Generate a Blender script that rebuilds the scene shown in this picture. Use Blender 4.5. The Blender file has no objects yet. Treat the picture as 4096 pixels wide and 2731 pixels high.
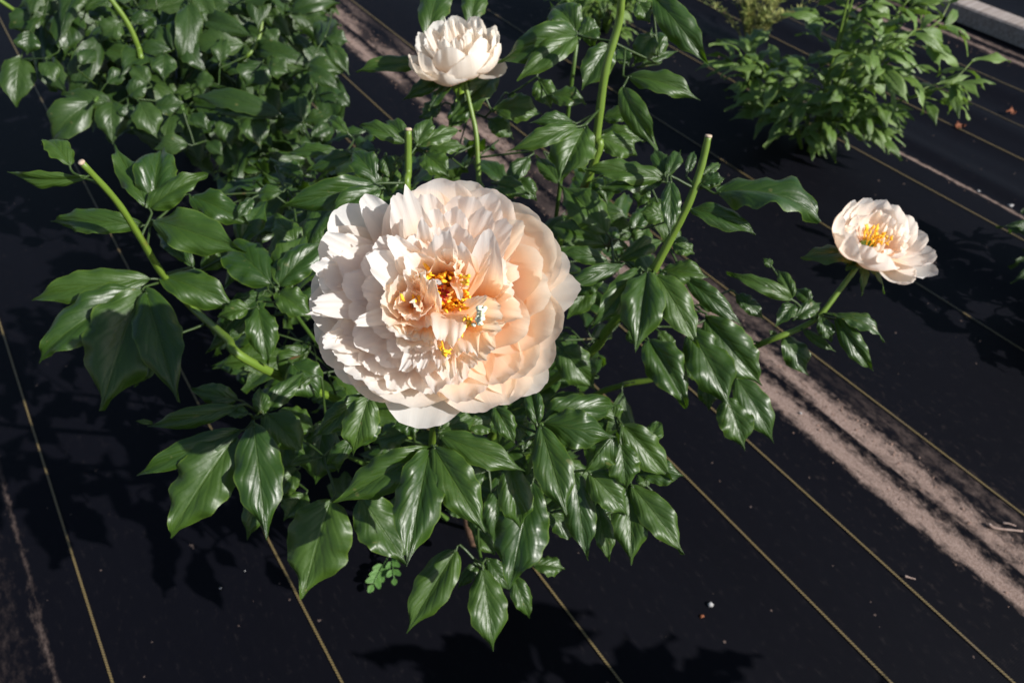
import bpy, math, random
import numpy as np
from mathutils import Matrix, Vector

R = math.radians
rng = random.Random(11)
nrg = np.random.default_rng(5)
scn = bpy.context.scene
COL = scn.collection

# ------------------------------------------------------------------ camera
PITCH = R(44.0)
CAM_H = 1.2
FPX, CX, CY = 3305.0, 2048.0, 1365.5          # focal length and centre in photograph pixels
cam_d = bpy.data.cameras.new('camera')
cam_d.sensor_width = 22.3
cam_d.lens = FPX / 4096 * 22.3
cam_d.clip_start = 0.02
cam_d.clip_end = 200
cam_d.dof.use_dof = True
cam_d.dof.focus_distance = 0.575
cam_d.dof.aperture_fstop = 7.1
cam = bpy.data.objects.new('camera', cam_d)
COL.objects.link(cam)
cam.location = (0, 0, CAM_H)
cam.rotation_euler = (R(90) - PITCH, 0, 0)
scn.camera = cam

# ------------------------------------------------------------------ light
SUN = np.array((0.72, -0.385, 0.575)); SUN = SUN / np.linalg.norm(SUN)
world = bpy.data.worlds.new('World'); scn.world = world; world.use_nodes = True
wn = world.node_tree
bg = wn.nodes['Background']
sky = wn.nodes.new('ShaderNodeTexSky'); sky.sky_type = 'NISHITA'
sky.sun_disc = False
sky.sun_elevation = math.asin(SUN[2])
sky.sun_rotation = math.atan2(SUN[0], SUN[1])
wn.links.new(sky.outputs[0], bg.inputs[0])
bg.inputs[1].default_value = 0.07
sl = bpy.data.lights.new('sun', 'SUN'); sl.energy = 5.0; sl.angle = R(0.53); sl.color = (1, 0.97, 0.925)
so = bpy.data.objects.new('sun', sl); COL.objects.link(so)
so.rotation_euler = Vector(SUN).to_track_quat('Z', 'Y').to_euler()
so.location = (3, -2, 4)
scn.view_settings.view_transform = 'Standard'
scn.view_settings.look = 'None'
scn.view_settings.gamma = 1
scn.view_settings.exposure = 0.48
scn.cycles.max_bounces = 14
scn.cycles.diffuse_bounces = 10
scn.cycles.transmission_bounces = 12
scn.cycles.transparent_max_bounces = 8

# ------------------------------------------------------------------ geometry helpers
TILES = {'A': (1200, 680, 1.4793), 'B': (0, 0, 1.68), 'C': (1300, 0, 1.47), 'D': (2700, 0, 1.6848),
         'E': (0, 500, 1.3069), 'F': (2200, 700, 1.425), 'G': (2800, 700, 1.7423),
         'H': (400, 1400, 1.1777), 'I': (1400, 1600, 1.3864), 'J': (2700, 1300, 1.096)}
CAMP = np.array((0, 0, CAM_H))
RIGHT = np.array((1., 0, 0)); UPV = np.array((0, math.sin(PITCH), math.cos(PITCH)))
FWD = np.array((0, math.cos(PITCH), -math.sin(PITCH)))
UP = np.array((0, 0, 1.))

def src(t, x, y):
    o = TILES[t]
    return o[0] + x / o[2], o[1] + y / o[2]
def unproj(sx, sy, d):
    return CAMP + d * (FWD + RIGHT * (sx - CX) / FPX + UPV * (CY - sy) / FPX)
def P(t, x, y, d):
    return unproj(*src(t, x, y), d)
def ground_at(sx, sy, h=0.0):
    r = FWD + RIGHT * (sx - CX) / FPX + UPV * (CY - sy) / FPX
    return CAMP + r * ((h - CAM_H) / r[2])
def nz(v):
    v = np.asarray(v, float)
    l = np.linalg.norm(v)
    return v / l if l > 1e-9 else np.array((0, 0, 1.))
def rot(v, ax, ang):
    ax = nz(ax)
    return v * math.cos(ang) + np.cross(ax, v) * math.sin(ang) + ax * np.dot(ax, v) * (1 - math.cos(ang))

def mesh_obj(name, verts, faces, mat, parent=None, origin=None, uv=None, smooth=True):
    m = bpy.data.meshes.new(name)
    v = np.asarray(verts, float)
    if origin is not None:
        v = v - np.asarray(origin)
    m.from_pydata(v.tolist(), [], faces)
    if uv is not None:
        l = m.uv_layers.new(name='UVMap')
        idx = np.empty(len(m.loops), int); m.loops.foreach_get('vertex_index', idx)
        l.data.foreach_set('uv', np.asarray(uv, float)[idx].ravel())
    if smooth:
        m.polygons.foreach_set('use_smooth', [True] * len(m.polygons))
    m.materials.append(mat)
    m.update()
    o = bpy.data.objects.new(name, m)
    COL.objects.link(o)
    if parent is not None:
        o.parent = parent
    elif origin is not None:
        o.location = origin
    return o

def tag(o, label=None, cat=None, group=None, kind=None):
    if label: o['label'] = label
    if cat: o['category'] = cat
    if group: o['group'] = group
    if kind: o['kind'] = kind
    return o
def empty(name, loc):
    o = bpy.data.objects.new(name, None); COL.objects.link(o); o.location = loc
    o.empty_display_size = 0.05
    return o

def spline(pts, n):
    """Catmull-Rom through pts"""
    pts = [np.asarray(p, float) for p in pts]
    if len(pts) == 2:
        return np.array([pts[0] + (pts[1] - pts[0]) * i / (n - 1) for i in range(n)])
    q = [2 * pts[0] - pts[1]] + pts + [2 * pts[-1] - pts[-2]]
    out = []
    seg = len(pts) - 1
    for i in range(n):
        t = i / (n - 1) * seg
        k = min(int(t), seg - 1); f = t - k
        a, b, c, d = q[k:k + 4]
        out.append(0.5 * ((2 * b) + (c - a) * f + (2 * a - 5 * b + 4 * c - d) * f * f + (3 * b - a - 3 * c + d) * f ** 3))
    return np.array(out)

def tube_geo(path, rad, sides=8, cap=True, ribs=0.0):
    path = np.asarray(path); n = len(path)
    rad = np.broadcast_to(np.asarray(rad, float), (n,))
    V = []; F = []; UVs = []
    t = nz(path[1] - path[0])
    a = nz(np.cross(t, (0.31, 0.9, 0.2)))
    L = 0
    for i in range(n):
        t = nz(path[min(i + 1, n - 1)] - path[max(i - 1, 0)])
        a = nz(a - t * np.dot(a, t)); b = np.cross(t, a)
        if i: L += np.linalg.norm(path[i] - path[i - 1])
        for k in range(sides):
            an = 2 * math.pi * k / sides
            r = rad[i] * (1 + ribs * math.cos(an * 3))
            V.append(path[i] + r * (a * math.cos(an) + b * math.sin(an)))
            UVs.append((k / sides, L * 10))
    for i in range(n - 1):
        for k in range(sides):
            k2 = (k + 1) % sides
            F.append((i * sides + k, i * sides + k2, (i + 1) * sides + k2, (i + 1) * sides + k))
    if cap:
        F.append(tuple(range(sides))[::-1]); F.append(tuple((n - 1) * sides + k for k in range(sides)))
    return V, F, UVs

class Geo:
    def __init__(s): s.v = []; s.f = []; s.uv = []
    def add(s, V, F, U=None):
        o = len(s.v)
        s.v.extend(V); s.f.extend([tuple(i + o for i in f) for f in F])
        s.uv.extend(U if U is not None else [(0, 0)] * len(V))
    def build(s, name, mat, parent=None, origin=None, smooth=True):
        return mesh_obj(name, s.v, s.f, mat, parent, origin, s.uv, smooth)

def blade(B, C, T, N, hw, prof, tiplen, disp, nc=9, nr=16, twist=0.0, bendw=0.0):
    """thin curved blade on a quadratic Bezier; N normal hint; hw half width in metres"""
    B, C, T = [np.asarray(p, float) for p in (B, C, T)]
    s = np.linspace(-1, 1, nc); v = np.linspace(0, 1, nr)
    S, V = np.meshgrid(s, v)
    t = (V * tiplen(S))
    t3 = t[..., None]
    Pp = (1 - t3) ** 2 * B + 2 * t3 * (1 - t3) * C + t3 ** 2 * T
    Tn = 2 * (1 - t3) * (C - B) + 2 * t3 * (T - C)
    Tn = Tn / (np.linalg.norm(Tn, axis=-1, keepdims=True) + 1e-9)
    ch = nz(T - B)
    W0 = nz(np.cross(ch, N))
    W = np.broadcast_to(W0, Tn.shape)
    W = W - Tn * np.sum(W * Tn, -1, keepdims=True)
    W = W / (np.linalg.norm(W, axis=-1, keepdims=True) + 1e-9)
    Nn = np.cross(W, Tn)
    if twist:
        a = (twist * (t - 0.3))[..., None]
        W2 = W * np.cos(a) + Nn * np.sin(a)
        Nn = Nn * np.cos(a) - W * np.sin(a)
        W = W2
    w = hw * prof(V)
    lat = S * w
    Pp = Pp + W * (lat + bendw * np.sin(math.pi * t))[..., None] + Nn * disp(S, V, w)[..., None]
    idx = np.arange(nc * nr).reshape(nr, nc)
    F = np.stack([idx[:-1, :-1], idx[:-1, 1:], idx[1:, 1:], idx[1:, :-1]], -1).reshape(-1, 4).tolist()
    U = np.stack([S * .5 + .5, t], -1).reshape(-1, 2)
    return Pp.reshape(-1, 3), F, U

# ------------------------------------------------------------------ materials
def new_mat(name):
    m = bpy.data.materials.new(name); m.use_nodes = True
    nt = m.node_tree; nt.nodes.clear()
    out = nt.nodes.new('ShaderNodeOutputMaterial')
    return m, nt, out
def nd(nt, typ, **kw):
    n = nt.nodes.new(typ)
    for k, v in kw.items():
        if k.startswith('i_'):
            key = k[2:]
            n.inputs[int(key) if key.isdigit() else key.replace('_', ' ')].default_value = v
        else:
            setattr(n, k, v)
    return n
class X:
    """tiny expression wrapper for math nodes"""
    nt = None
    def __init__(s, sock): s.k = sock
    @staticmethod
    def m(op, *a, clamp=False):
        n = X.nt.nodes.new('ShaderNodeMath'); n.operation = op; n.use_clamp = clamp
        for i, q in enumerate(a):
            if isinstance(q, X): X.nt.links.new(q.k, n.inputs[i])
            else: n.inputs[i].default_value = q
        return X(n.outputs[0])
    def __add__(s, o): return X.m('ADD', s, o)
    def __radd__(s, o): return X.m('ADD', s, o)
    def __sub__(s, o): return X.m('SUBTRACT', s, o)
    def __rsub__(s, o): return X.m('SUBTRACT', o, s)
    def __mul__(s, o): return X.m('MULTIPLY', s, o)
    def __rmul__(s, o): return X.m('MULTIPLY', s, o)
    def __truediv__(s, o): return X.m('DIVIDE', s, o)
    def abs(s): return X.m('ABSOLUTE', s)
    def fract(s): return X.m('FRACT', s)
    def clamp(s): return X.m('ADD', s, 0.0, clamp=True)
    def pw(s, e): return X.m('POWER', s, e)
    def max(s, o): return X.m('MAXIMUM', s, o)
    def min(s, o): return X.m('MINIMUM', s, o)
    def step(s, a, b):
        n = X.nt.nodes.new('ShaderNodeMapRange'); n.interpolation_type = 'SMOOTHSTEP'
        X.nt.links.new(s.k, n.inputs[0]); n.inputs[1].default_value = a; n.inputs[2].default_value = b
        return X(n.outputs[0])
def mixc(nt, fac, a, b, mode='MIX'):
    n = nt.nodes.new('ShaderNodeMix'); n.data_type = 'RGBA'; n.blend_type = mode
    for s, v in ((n.inputs[0], fac), (n.inputs[6], a), (n.inputs[7], b)):
        if isinstance(v, X): nt.links.new(v.k, s)
        elif hasattr(v, 'links'): nt.links.new(v, s)
        elif isinstance(v, tuple): s.default_value = (*v, 1) if len(v) == 3 else v
        else: s.default_value = v
    return n.outputs[2]
def noise(nt, vec, scale, detail=3, rough=.55, dim='3D'):
    n = nd(nt, 'ShaderNodeTexNoise'); n.inputs['Scale'].default_value = scale
    n.inputs['Detail'].default_value = detail; n.inputs['Roughness'].default_value = rough
    if vec is not None: nt.links.new(vec, n.inputs['Vector'])
    return X(n.outputs[0])
def combine(nt, x, y, z=0.0):
    n = nt.nodes.new('ShaderNodeCombineXYZ')
    for i, q in enumerate((x, y, z)):
        if isinstance(q, X): nt.links.new(q.k, n.inputs[i])
        else: n.inputs[i].default_value = q
    return n.outputs[0]

def leaf_material(name, dark, light, trans, nveins=5.0, rough=.44, vein_k=.52, spec=.5):
    m, nt, out = new_mat(name); X.nt = nt
    uv = nd(nt, 'ShaderNodeUVMap'); sep = nd(nt, 'ShaderNodeSeparateXYZ'); nt.links.new(uv.outputs[0], sep.inputs[0])
    u = X(sep.outputs[0]); v = X(sep.outputs[1])
    oi = nd(nt, 'ShaderNodeObjectInfo'); rnd = X(oi.outputs['Random'])
    s = (u * 2.0 - 1.0).abs()
    tc = nd(nt, 'ShaderNodeTexCoord')
    n1 = noise(nt, tc.outputs['Object'], 34, 3)
    n2 = noise(nt, tc.outputs['Object'], 150, 4)
    q = v - s.pw(.9) * vein_k + (n1 - .5) * .03 + rnd
    fr = (q * nveins).fract()
    d = ((fr - .5).abs() * -1.0 + .5)                 # 0 at vein, .5 between
    fade = (1.0 - s).step(0.0, .35)
    vein = (1.0 - d.step(.0, .085)) * fade
    mid = 1.0 - s.step(.012, .065)
    lines = vein.max(mid)
    fine_fr = (q * (nveins * 3.7) + n1 * 1.5).fract()
    fine = (fine_fr - .5).abs()
    var = (n1 * .8 + (rnd - .5) * .7 + .1).clamp()
    c = mixc(nt, var, dark, light)
    c = mixc(nt, lines * .2, c, (light[0] * 1.7, light[1] * 1.4, light[2] * 1.5))
    c = mixc(nt, s.step(.91, .99) * .45, c, (light[0] * 2.6, light[1] * 2.0, light[2] * 2.2))
    # blemishes: a few small tan spots
    sp = noise(nt, tc.outputs['Object'], 75, 1).step(.735, .76) * .35
    c = mixc(nt, sp, c, (.13, .12, .04))
    geo = nd(nt, 'ShaderNodeNewGeometry')
    back = X(geo.outputs['Backfacing'])
    c = mixc(nt, back * .55, c, (light[0] * 1.35, light[1] * 1.15, light[2] * 1.7))
    # relief: blade arches between the veins, veins sunken
    h = d.step(0.0, .30) * .28 * fade - mid * .5 + fine * .05 + n1 * 1.0 + n2 * .22
    b = nd(nt, 'ShaderNodeBump'); b.inputs['Strength'].default_value = .75; b.inputs['Distance'].default_value = .0014
    nt.links.new(h.k, b.inputs['Height'])
    p = nd(nt, 'ShaderNodeBsdfPrincipled')
    nt.links.new(c, p.inputs['Base Color'])
    r = (n2 * .16 + (rough - .08) + back * .2 + (rnd - .5) * .08)
    nt.links.new(r.k, p.inputs['Roughness'])
    p.inputs['Specular IOR Level'].default_value = spec
    nt.links.new(b.outputs[0], p.inputs['Normal'])
    t = nd(nt, 'ShaderNodeBsdfTranslucent')
    tcx = mixc(nt, lines * .4, trans, (trans[0] * .5, trans[1] * .55, trans[2] * .5))
    nt.links.new(tcx, t.inputs[0]); nt.links.new(b.outputs[0], t.inputs['Normal'])
    ad = nd(nt, 'ShaderNodeAddShader')
    nt.links.new(p.outputs[0], ad.inputs[0]); nt.links.new(t.outputs[0], ad.inputs[1])
    nt.links.new(ad.outputs[0], out.inputs[0])
    return m

def petal_material(name, stops, trans, tmix=.60):
    m, nt, out = new_mat(name); X.nt = nt
    uv = nd(nt, 'ShaderNodeUVMap'); sep = nd(nt, 'ShaderNodeSeparateXYZ'); nt.links.new(uv.outputs[0], sep.inputs[0])
    u = X(sep.outputs[0]); v = X(sep.outputs[1])
    oi = nd(nt, 'ShaderNodeObjectInfo'); rnd = X(oi.outputs['Random'])
    vec = combine(nt, u * 26.0, v * 1.3, rnd * 37.0)
    st = noise(nt, vec, 1.0, 4, .6)
    vec2 = combine(nt, u * 90.0, v * 4.0, rnd * 37.0)
    st2 = noise(nt, vec2, 1.0, 2)
    blot = noise(nt, combine(nt, u * 3.0, v * 3.0, rnd * 91.0), 1.0, 3)
    pos = (v + (st - .5) * .16 + (rnd - .5) * .16 + (blot - .5) * .12).clamp()
    cr = nd(nt, 'ShaderNodeValToRGB'); nt.links.new(pos.k, cr.inputs[0])
    el = cr.color_ramp.elements
    while len(el) < len(stops): el.new(.5)
    for e, (p_, c_) in zip(el, stops): e.position = p_; e.color = (*c_, 1)
    c = mixc(nt, (st2 - .4).clamp() * .16, cr.outputs[0], (.93, .80, .72))
    spot = noise(nt, combine(nt, u * 40.0, v * 40.0, rnd * 51.0), 1.0, 1).step(.79, .81) * .22
    c = mixc(nt, spot, c, (.55, .36, .20))
    b = nd(nt, 'ShaderNodeBump'); b.inputs['Strength'].default_value = .22; b.inputs['Distance'].default_value = .0012
    hh = st * .7 + st2 * .3 + blot * .8
    nt.links.new(hh.k, b.inputs['Height'])
    p = nd(nt, 'ShaderNodeBsdfPrincipled'); nt.links.new(c, p.inputs['Base Color'])
    p.inputs['Roughness'].default_value = .58; p.inputs['Specular IOR Level'].default_value = .22
    p.inputs['Sheen Weight'].default_value = .06
    nt.links.new(b.outputs[0], p.inputs['Normal'])
    t = nd(nt, 'ShaderNodeBsdfTranslucent')
    tcx = mixc(nt, 1.0, c, trans, 'MULTIPLY'); nt.links.new(tcx, t.inputs[0])
    nt.links.new(b.outputs[0], t.inputs['Normal'])
    mx = nd(nt, 'ShaderNodeMixShader'); mx.inputs[0].default_value = tmix
    nt.links.new(p.outputs[0], mx.inputs[1]); nt.links.new(t.outputs[0], mx.inputs[2])
    nt.links.new(mx.outputs[0], out.inputs[0])
    return m

def simple_mat(name, c1, c2, scale=40, rough=.5, spec=.4, bump=.0, bdist=.001, stretch=None):
    m, nt, out = new_mat(name); X.nt = nt
    tc = nd(nt, 'ShaderNodeTexCoord'); vec = tc.outputs['Object']
    if stretch:
        mp = nd(nt, 'ShaderNodeMapping'); mp.inputs['Scale'].default_value = stretch
        nt.links.new(vec, mp.inputs[0]); vec = mp.outputs[0]
    n1 = noise(nt, vec, scale, 4, .6)
    c = mixc(nt, n1.step(.3, .7), c1, c2)
    p = nd(nt, 'ShaderNodeBsdfPrincipled'); nt.links.new(c, p.inputs['Base Color'])
    p.inputs['Roughness'].default_value = rough; p.inputs['Specular IOR Level'].default_value = spec
    if bump:
        b = nd(nt, 'ShaderNodeBump'); b.inputs['Strength'].default_value = bump; b.inputs['Distance'].default_value = bdist
        nt.links.new(n1.k, b.inputs['Height']); nt.links.new(b.outputs[0], p.inputs['Normal'])
    nt.links.new(p.outputs[0], out.inputs[0])
    return m

def stem_material(name, c1, c2, red):
    m, nt, out = new_mat(name); X.nt = nt
    uv = nd(nt, 'ShaderNodeUVMap'); sep = nd(nt, 'ShaderNodeSeparateXYZ'); nt.links.new(uv.outputs[0], sep.inputs[0])
    tc = nd(nt, 'ShaderNodeTexCoord')
    u = X(sep.outputs[0]); v = X(sep.outputs[1])
    st = noise(nt, combine(nt, u * 14.0, v * .6), 1.0, 3)
    n1 = noise(nt, tc.outputs['Object'], 25, 3)
    c = mixc(nt, st.step(.3, .7), c1, c2)
    c = mixc(nt, n1.step(.64, .74) * .55, c, red)
    b = nd(nt, 'ShaderNodeBump'); b.inputs['Strength'].default_value = .4; b.inputs['Distance'].default_value = .001
    nt.links.new(st.k, b.inputs['Height'])
    p = nd(nt, 'ShaderNodeBsdfPrincipled'); nt.links.new(c, p.inputs['Base Color'])
    p.inputs['Roughness'].default_value = .45; p.inputs['Subsurface Weight'].default_value = .0
    nt.links.new(b.outputs[0], p.inputs['Normal']); nt.links.new(p.outputs[0], out.inputs[0])
    return m

M = {}
M['leaf'] = leaf_material('peony_leaf', (.013, .036, .0045), (.034, .070, .006), (.027, .056, .002))
M['leaf_far'] = leaf_material('far_peony_leaf', (.012, .031, .0045), (.027, .056, .007), (.018, .040, .002))
M['leaf_pale'] = leaf_material('pale_leaf', (.055, .105, .018), (.105, .17, .032), (.055, .095, .010), nveins=8, rough=.42)
M['weed_leaf'] = leaf_material('weed_leaf', (.045, .12, .02), (.075, .17, .03), (.04, .09, .01), nveins=3, rough=.6)
PET_STOPS = [(0.0, (.95, .58, .24)), (.16, (.95, .72, .48)), (.34, (.955, .84, .71)), (.58, (.96, .91, .85)), (.85, (.955, .94, .912))]
M['petal'] = petal_material('peach_petal', PET_STOPS, (1.0, .90, .80))
M['petal_warm'] = petal_material('warm_peach_petal', [(0, (.95, .58, .22)), (.14, (.955, .73, .48)), (.36, (.96, .83, .69)), (.68, (.965, .885, .80)), (1, (.955, .925, .885))], (1.0, .90, .74))
M['petal_side'] = petal_material('pale_peach_petal', [(0, (.93, .62, .36)), (.18, (.95, .80, .62)), (.42, (.955, .90, .84)), (.8, (.955, .94, .91))], (1.0, .91, .83))
M['petal_cream'] = petal_material('cream_petal', [(0, (.86, .78, .52)), (.2, (.90, .78, .64)), (.5, (.94, .88, .81)), (.8, (.945, .93, .88))], (1.0, .92, .83))
M['stem'] = stem_material('green_stem', (.085, .15, .014), (.13, .20, .025), (.14, .08, .025))
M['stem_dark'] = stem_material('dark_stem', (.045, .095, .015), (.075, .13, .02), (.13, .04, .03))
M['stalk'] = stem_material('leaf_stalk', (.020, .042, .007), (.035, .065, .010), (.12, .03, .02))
M['cut'] = simple_mat('cut_stem', (.55, .44, .33), (.35, .25, .17), 300, .8)
M['wood_stem'] = simple_mat('dead_stem', (.16, .09, .055), (.06, .035, .025), 120, .85, .2, .6)
M['stamen'] = simple_mat('stamen', (.90, .44, .015), (.93, .58, .05), 260, .5)
M['carpel'] = simple_mat('carpel', (.70, .36, .06), (.75, .48, .16), 200, .45)
M['stigma'] = simple_mat('stigma', (.62, .015, .10), (.78, .05, .17), 300, .4)
M['sepal'] = simple_mat('sepal', (.09, .19, .02), (.20, .30, .03), 60, .45)
M['tuft'] = simple_mat('green_tuft', (.70, .74, .50), (.84, .84, .66), 300, .5)
M['fly'] = simple_mat('fly', (.012, .010, .010), (.03, .022, .02), 600, .3)
m_, nt_, out_ = new_mat('fly_wing'); X.nt = nt_
g_ = nd(nt_, 'ShaderNodeBsdfPrincipled'); g_.inputs['Base Color'].default_value = (.5, .45, .42, 1); g_.inputs['Alpha'].default_value = .55
g_.inputs['Roughness'].default_value = .2; nt_.links.new(g_.outputs[0], out_.inputs[0]); M['wing'] = m_
M['grass'] = simple_mat('grass', (.05, .13, .02), (.11, .20, .04), 8, .55)
M['dry_weed'] = simple_mat('dry_weed', (.30, .28, .09), (.14, .20, .04), 30, .6)
M['timber'] = simple_mat('timber', (.36, .315, .29), (.22, .18, .155), 9, .8, .25, .5, .003, (.6, 14, 14))
M['soil'] = simple_mat('soil', (.26, .17, .135), (.15, .10, .08), 120, .95, .1, .8, .004)
M['crumb'] = simple_mat('soil_crumb', (.30, .20, .16), (.17, .115, .09), 60, .95, .1, .5)
M['pebble'] = simple_mat('pale_pebble', (.40, .39, .39), (.24, .23, .23), 90, .6, .4, .4)
M['twig'] = simple_mat('dry_twig', (.42, .33, .29), (.26, .18, .15), 60, .85, .2, .4)
M['dry_leaf'] = simple_mat('dry_leaf', (.24, .075, .03), (.13, .045, .02), 60, .7, .3, .4)

# black woven ground fabric with soil washed along its seams
SA = R(33.4)                                        # the fabric runs 33.4 degrees left of the view
UN = np.array((math.cos(SA), math.sin(SA), 0)); VN = np.array((-math.sin(SA), math.cos(SA), 0))
def fabric_material():
    m, nt, out = new_mat('black_ground_fabric'); X.nt = nt
    tc = nd(nt, 'ShaderNodeTexCoord'); sep = nd(nt, 'ShaderNodeSeparateXYZ'); nt.links.new(tc.outputs['Object'], sep.inputs[0])
    u = X(sep.outputs[0]); v = X(sep.outputs[1])
    big = noise(nt, combine(nt, u * 22.0, v * 3.2), 1.0, 5, .6)
    med = noise(nt, combine(nt, u * 95.0, v * 42.0), 1.0, 6, .7)
    fin = noise(nt, tc.outputs['Object'], 420, 3, .6)
    patch = noise(nt, combine(nt, u * 3.0, v * 1.4), 1.0, 2)
    def band(c, hw, soft, k=1.0, lo=None, hi=None):
        w = ((u - c + (big - .5) * .03).abs() * -1.0 + hw) / soft + (med - .5) * 4.6 + (big - .5) * 3.6
        r = w.step(-.7, 1.3) * k
        if lo is not None: r = r * v.step(lo - .08, lo + .08)
        if hi is not None: r = r * (1.0 - v.step(hi - .08, hi + .08))
        return r
    near = band(1.026, .022, .014).max(band(1.097, .022, .02))
    near = near * (1.0 - v.step(.9, 1.5) * (1.0 - noise(nt, combine(nt, u * 9.0, v * 3.0), 1.0, 2).step(.42, .56)) * .9)
    near = near.max(band(1.16, .012, .03, .5) * patch.step(.45, .7))
    far = band(1.988, .0085, .006, .95, hi=1.5).max(band(2.68, .010, .008, .9, lo=1.5)).max(band(2.775, .012, .016, .9) * patch.step(.42, .6)).max(band(2.83, .008, .01, .9) * patch.step(.4, .6))
    left = band(-.27, .003, .006, .3).max(band(-.36, .04, .05, .10))
    pt = band(.885, .020, .03, .75) * patch.step(.60, .72)
    film = (med - .56).clamp() * (1.0 - ((u - 1.09).abs()).step(.05, .26)) * .5
    specks = noise(nt, tc.outputs['Object'], 85, 1).step(.785, .80) * .35
    dust = near.max(far).max(left).max(pt).max(film).max(specks)
    soilc = mixc(nt, fin.step(.3, .7), (.17, .115, .094), (.32, .24, .205))
    soilc = mixc(nt, med.step(.62, .75) * .5, soilc, (.12, .08, .065))
    fab = mixc(nt, big, (.0019, .0019, .0036), (.0031, .0031, .0056))
    fab = mixc(nt, med.step(.55, .8) * .18, fab, (.06, .05, .05))
    c = mixc(nt, dust, fab, soilc)
    # weave
    wu = ((u * 520.0).fract() - .5).abs(); wv = ((v * 300.0).fract() - .5).abs()
    weave = wu + wv * .6
    h = weave * .5 + dust * (3.0 + fin * 1.5 + med * 2.0)
    b = nd(nt, 'ShaderNodeBump'); b.inputs['Strength'].default_value = .5; b.inputs['Distance'].default_value = .0009
    nt.links.new(h.k, b.inputs['Height'])
    p = nd(nt, 'ShaderNodeBsdfPrincipled'); nt.links.new(c, p.inputs['Base Color'])
    rr = (dust * .3 + .58 + (med - .5) * .15)
    nt.links.new(rr.k, p.inputs['Roughness'])
    sp = (1.0 - dust) * .05 + .05
    nt.links.new(sp.k, p.inputs['Specular IOR Level'])
    nt.links.new(b.outputs[0], p.inputs['Normal'])
    nt.links.new(p.outputs[0], out.inputs[0])
    return m
M['fabric'] = fabric_material()
def stripe_material():
    m, nt, out = new_mat('yellow_marker_thread'); X.nt = nt
    tc = nd(nt, 'ShaderNodeTexCoord'); sep = nd(nt, 'ShaderNodeSeparateXYZ'); nt.links.new(tc.outputs['Object'], sep.inputs[0])
    u = X(sep.outputs[0]); v = X(sep.outputs[1])
    n1 = noise(nt, tc.outputs['Object'], 14, 3)
    st = ((v * 210.0 + (u * 210.0)).fract() - .5).abs().step(.13, .2)
    c = mixc(nt, st, (.018, .016, .012), (.165, .12, .046))
    c = mixc(nt, n1.step(.5, .8) * .5, c, (.10, .075, .05))
    p = nd(nt, 'ShaderNodeBsdfPrincipled'); nt.links.new(c, p.inputs['Base Color']); p.inputs['Roughness'].default_value = .5
    nt.links.new(p.outputs[0], out.inputs[0]); return m
M['stripe'] = stripe_material()

# ------------------------------------------------------------------ ground
def relief(u, v):
    z = .004 * np.sin(u * 7.0 + .6 * np.sin(v * 1.3)) + .0025 * np.sin(u * 17.0 + 1.1 * np.sin(v * .9 + 2)) + .003 * np.sin(v * 2.3 + u)
    # long folds on the far sheet
    for c, w, a in ((2.06, .035, .012), (2.2, .04, -.006), (2.36, .05, .012), (2.56, .05, .010), (1.75, .08, .006), (1.36, .10, .005)):
        z = z + a * np.exp(-((u - c - .015 * np.sin(v * 1.7)) / w) ** 2)
    return z
def sheet(u0, u1, v0, v1, du, dv, lift, edge_curl=None):
    us = np.linspace(u0, u1, max(2, int((u1 - u0) / du) + 1)); vs = np.linspace(v0, v1, max(2, int((v1 - v0) / dv) + 1))
    U, V = np.meshgrid(us, vs)
    Z = relief(U, V) + lift
    if edge_curl is not None:
        Z = Z + .006 * np.exp(-np.abs(U - edge_curl) / .012)
    idx = np.arange(U.size).reshape(U.shape)
    F = np.stack([idx[:-1, :-1], idx[:-1, 1:], idx[1:, 1:], idx[1:, :-1]], -1).reshape(-1, 4).tolist()
    return np.stack([U, V, Z], -1).reshape(-1, 3), F
ground = mesh_obj('ground', [(-60, -60, -.03), (60, -60, -.03), (60, 60, -.03), (-60, 60, -.03)], [(0, 1, 2, 3)], M['soil'], smooth=False)
tag(ground, kind='structure')
SHEETS = [(-3.6, 1.064, 0.0, 1.064, (-1.0, -.6, -.2, .08, .42, .75, .90)),
          (1.03, 2.01, -.008, None, (1.18, 1.56, 1.9)),
          (1.975, 4.2, -.014, None, (2.26, 2.42, 2.6))]
for (u0, u1, lift, curl, stripes) in SHEETS:
    V, F = sheet(u0, u1, -3.5, 9, .022, .08, lift, curl)
    o = mesh_obj('landscape_fabric', V, F, M['fabric']); o.rotation_euler.z = SA
    tag(o, kind='structure')
    for s_ in stripes:
        V, F = sheet(s_ - .0018, s_ + .0018, -3.5, 9, .0022, .08, lift + .0022, None)
        st = mesh_obj('marker_stripe', V, F, M['stripe'], o)

def uvw(u, v, z=0.0):
    return UN * u + VN * v + np.array((0, 0, z))

# crumbs of soil lying on the seams
def crumb_geo(rad, seed):
    r = np.random.default_rng(seed)
    t = (1 + 5 ** .5) / 2
    v = np.array([(-1, t, 0), (1, t, 0), (-1, -t, 0), (1, -t, 0), (0, -1, t), (0, 1, t), (0, -1, -t), (0, 1, -t), (t, 0, -1), (t, 0, 1), (-t, 0, -1), (-t, 0, 1)])
    v = v / np.linalg.norm(v[0]) * r.uniform(.6, 1.25, (12, 1)) * np.array((1, r.uniform(.7, 1.1), .7)) * rad
    f = [(0, 11, 5), (0, 5, 1), (0, 1, 7), (0, 7, 10), (0, 10, 11), (1, 5, 9), (5, 11, 4), (11, 10, 2), (10, 7, 6), (7, 1, 8), (3, 9, 4), (3, 4, 2), (3, 2, 6), (3, 6, 8), (3, 8, 9), (4, 9, 5), (2, 4, 11), (6, 2, 10), (8, 6, 7), (9, 8, 1)]
    return v, f
g = Geo()
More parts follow.
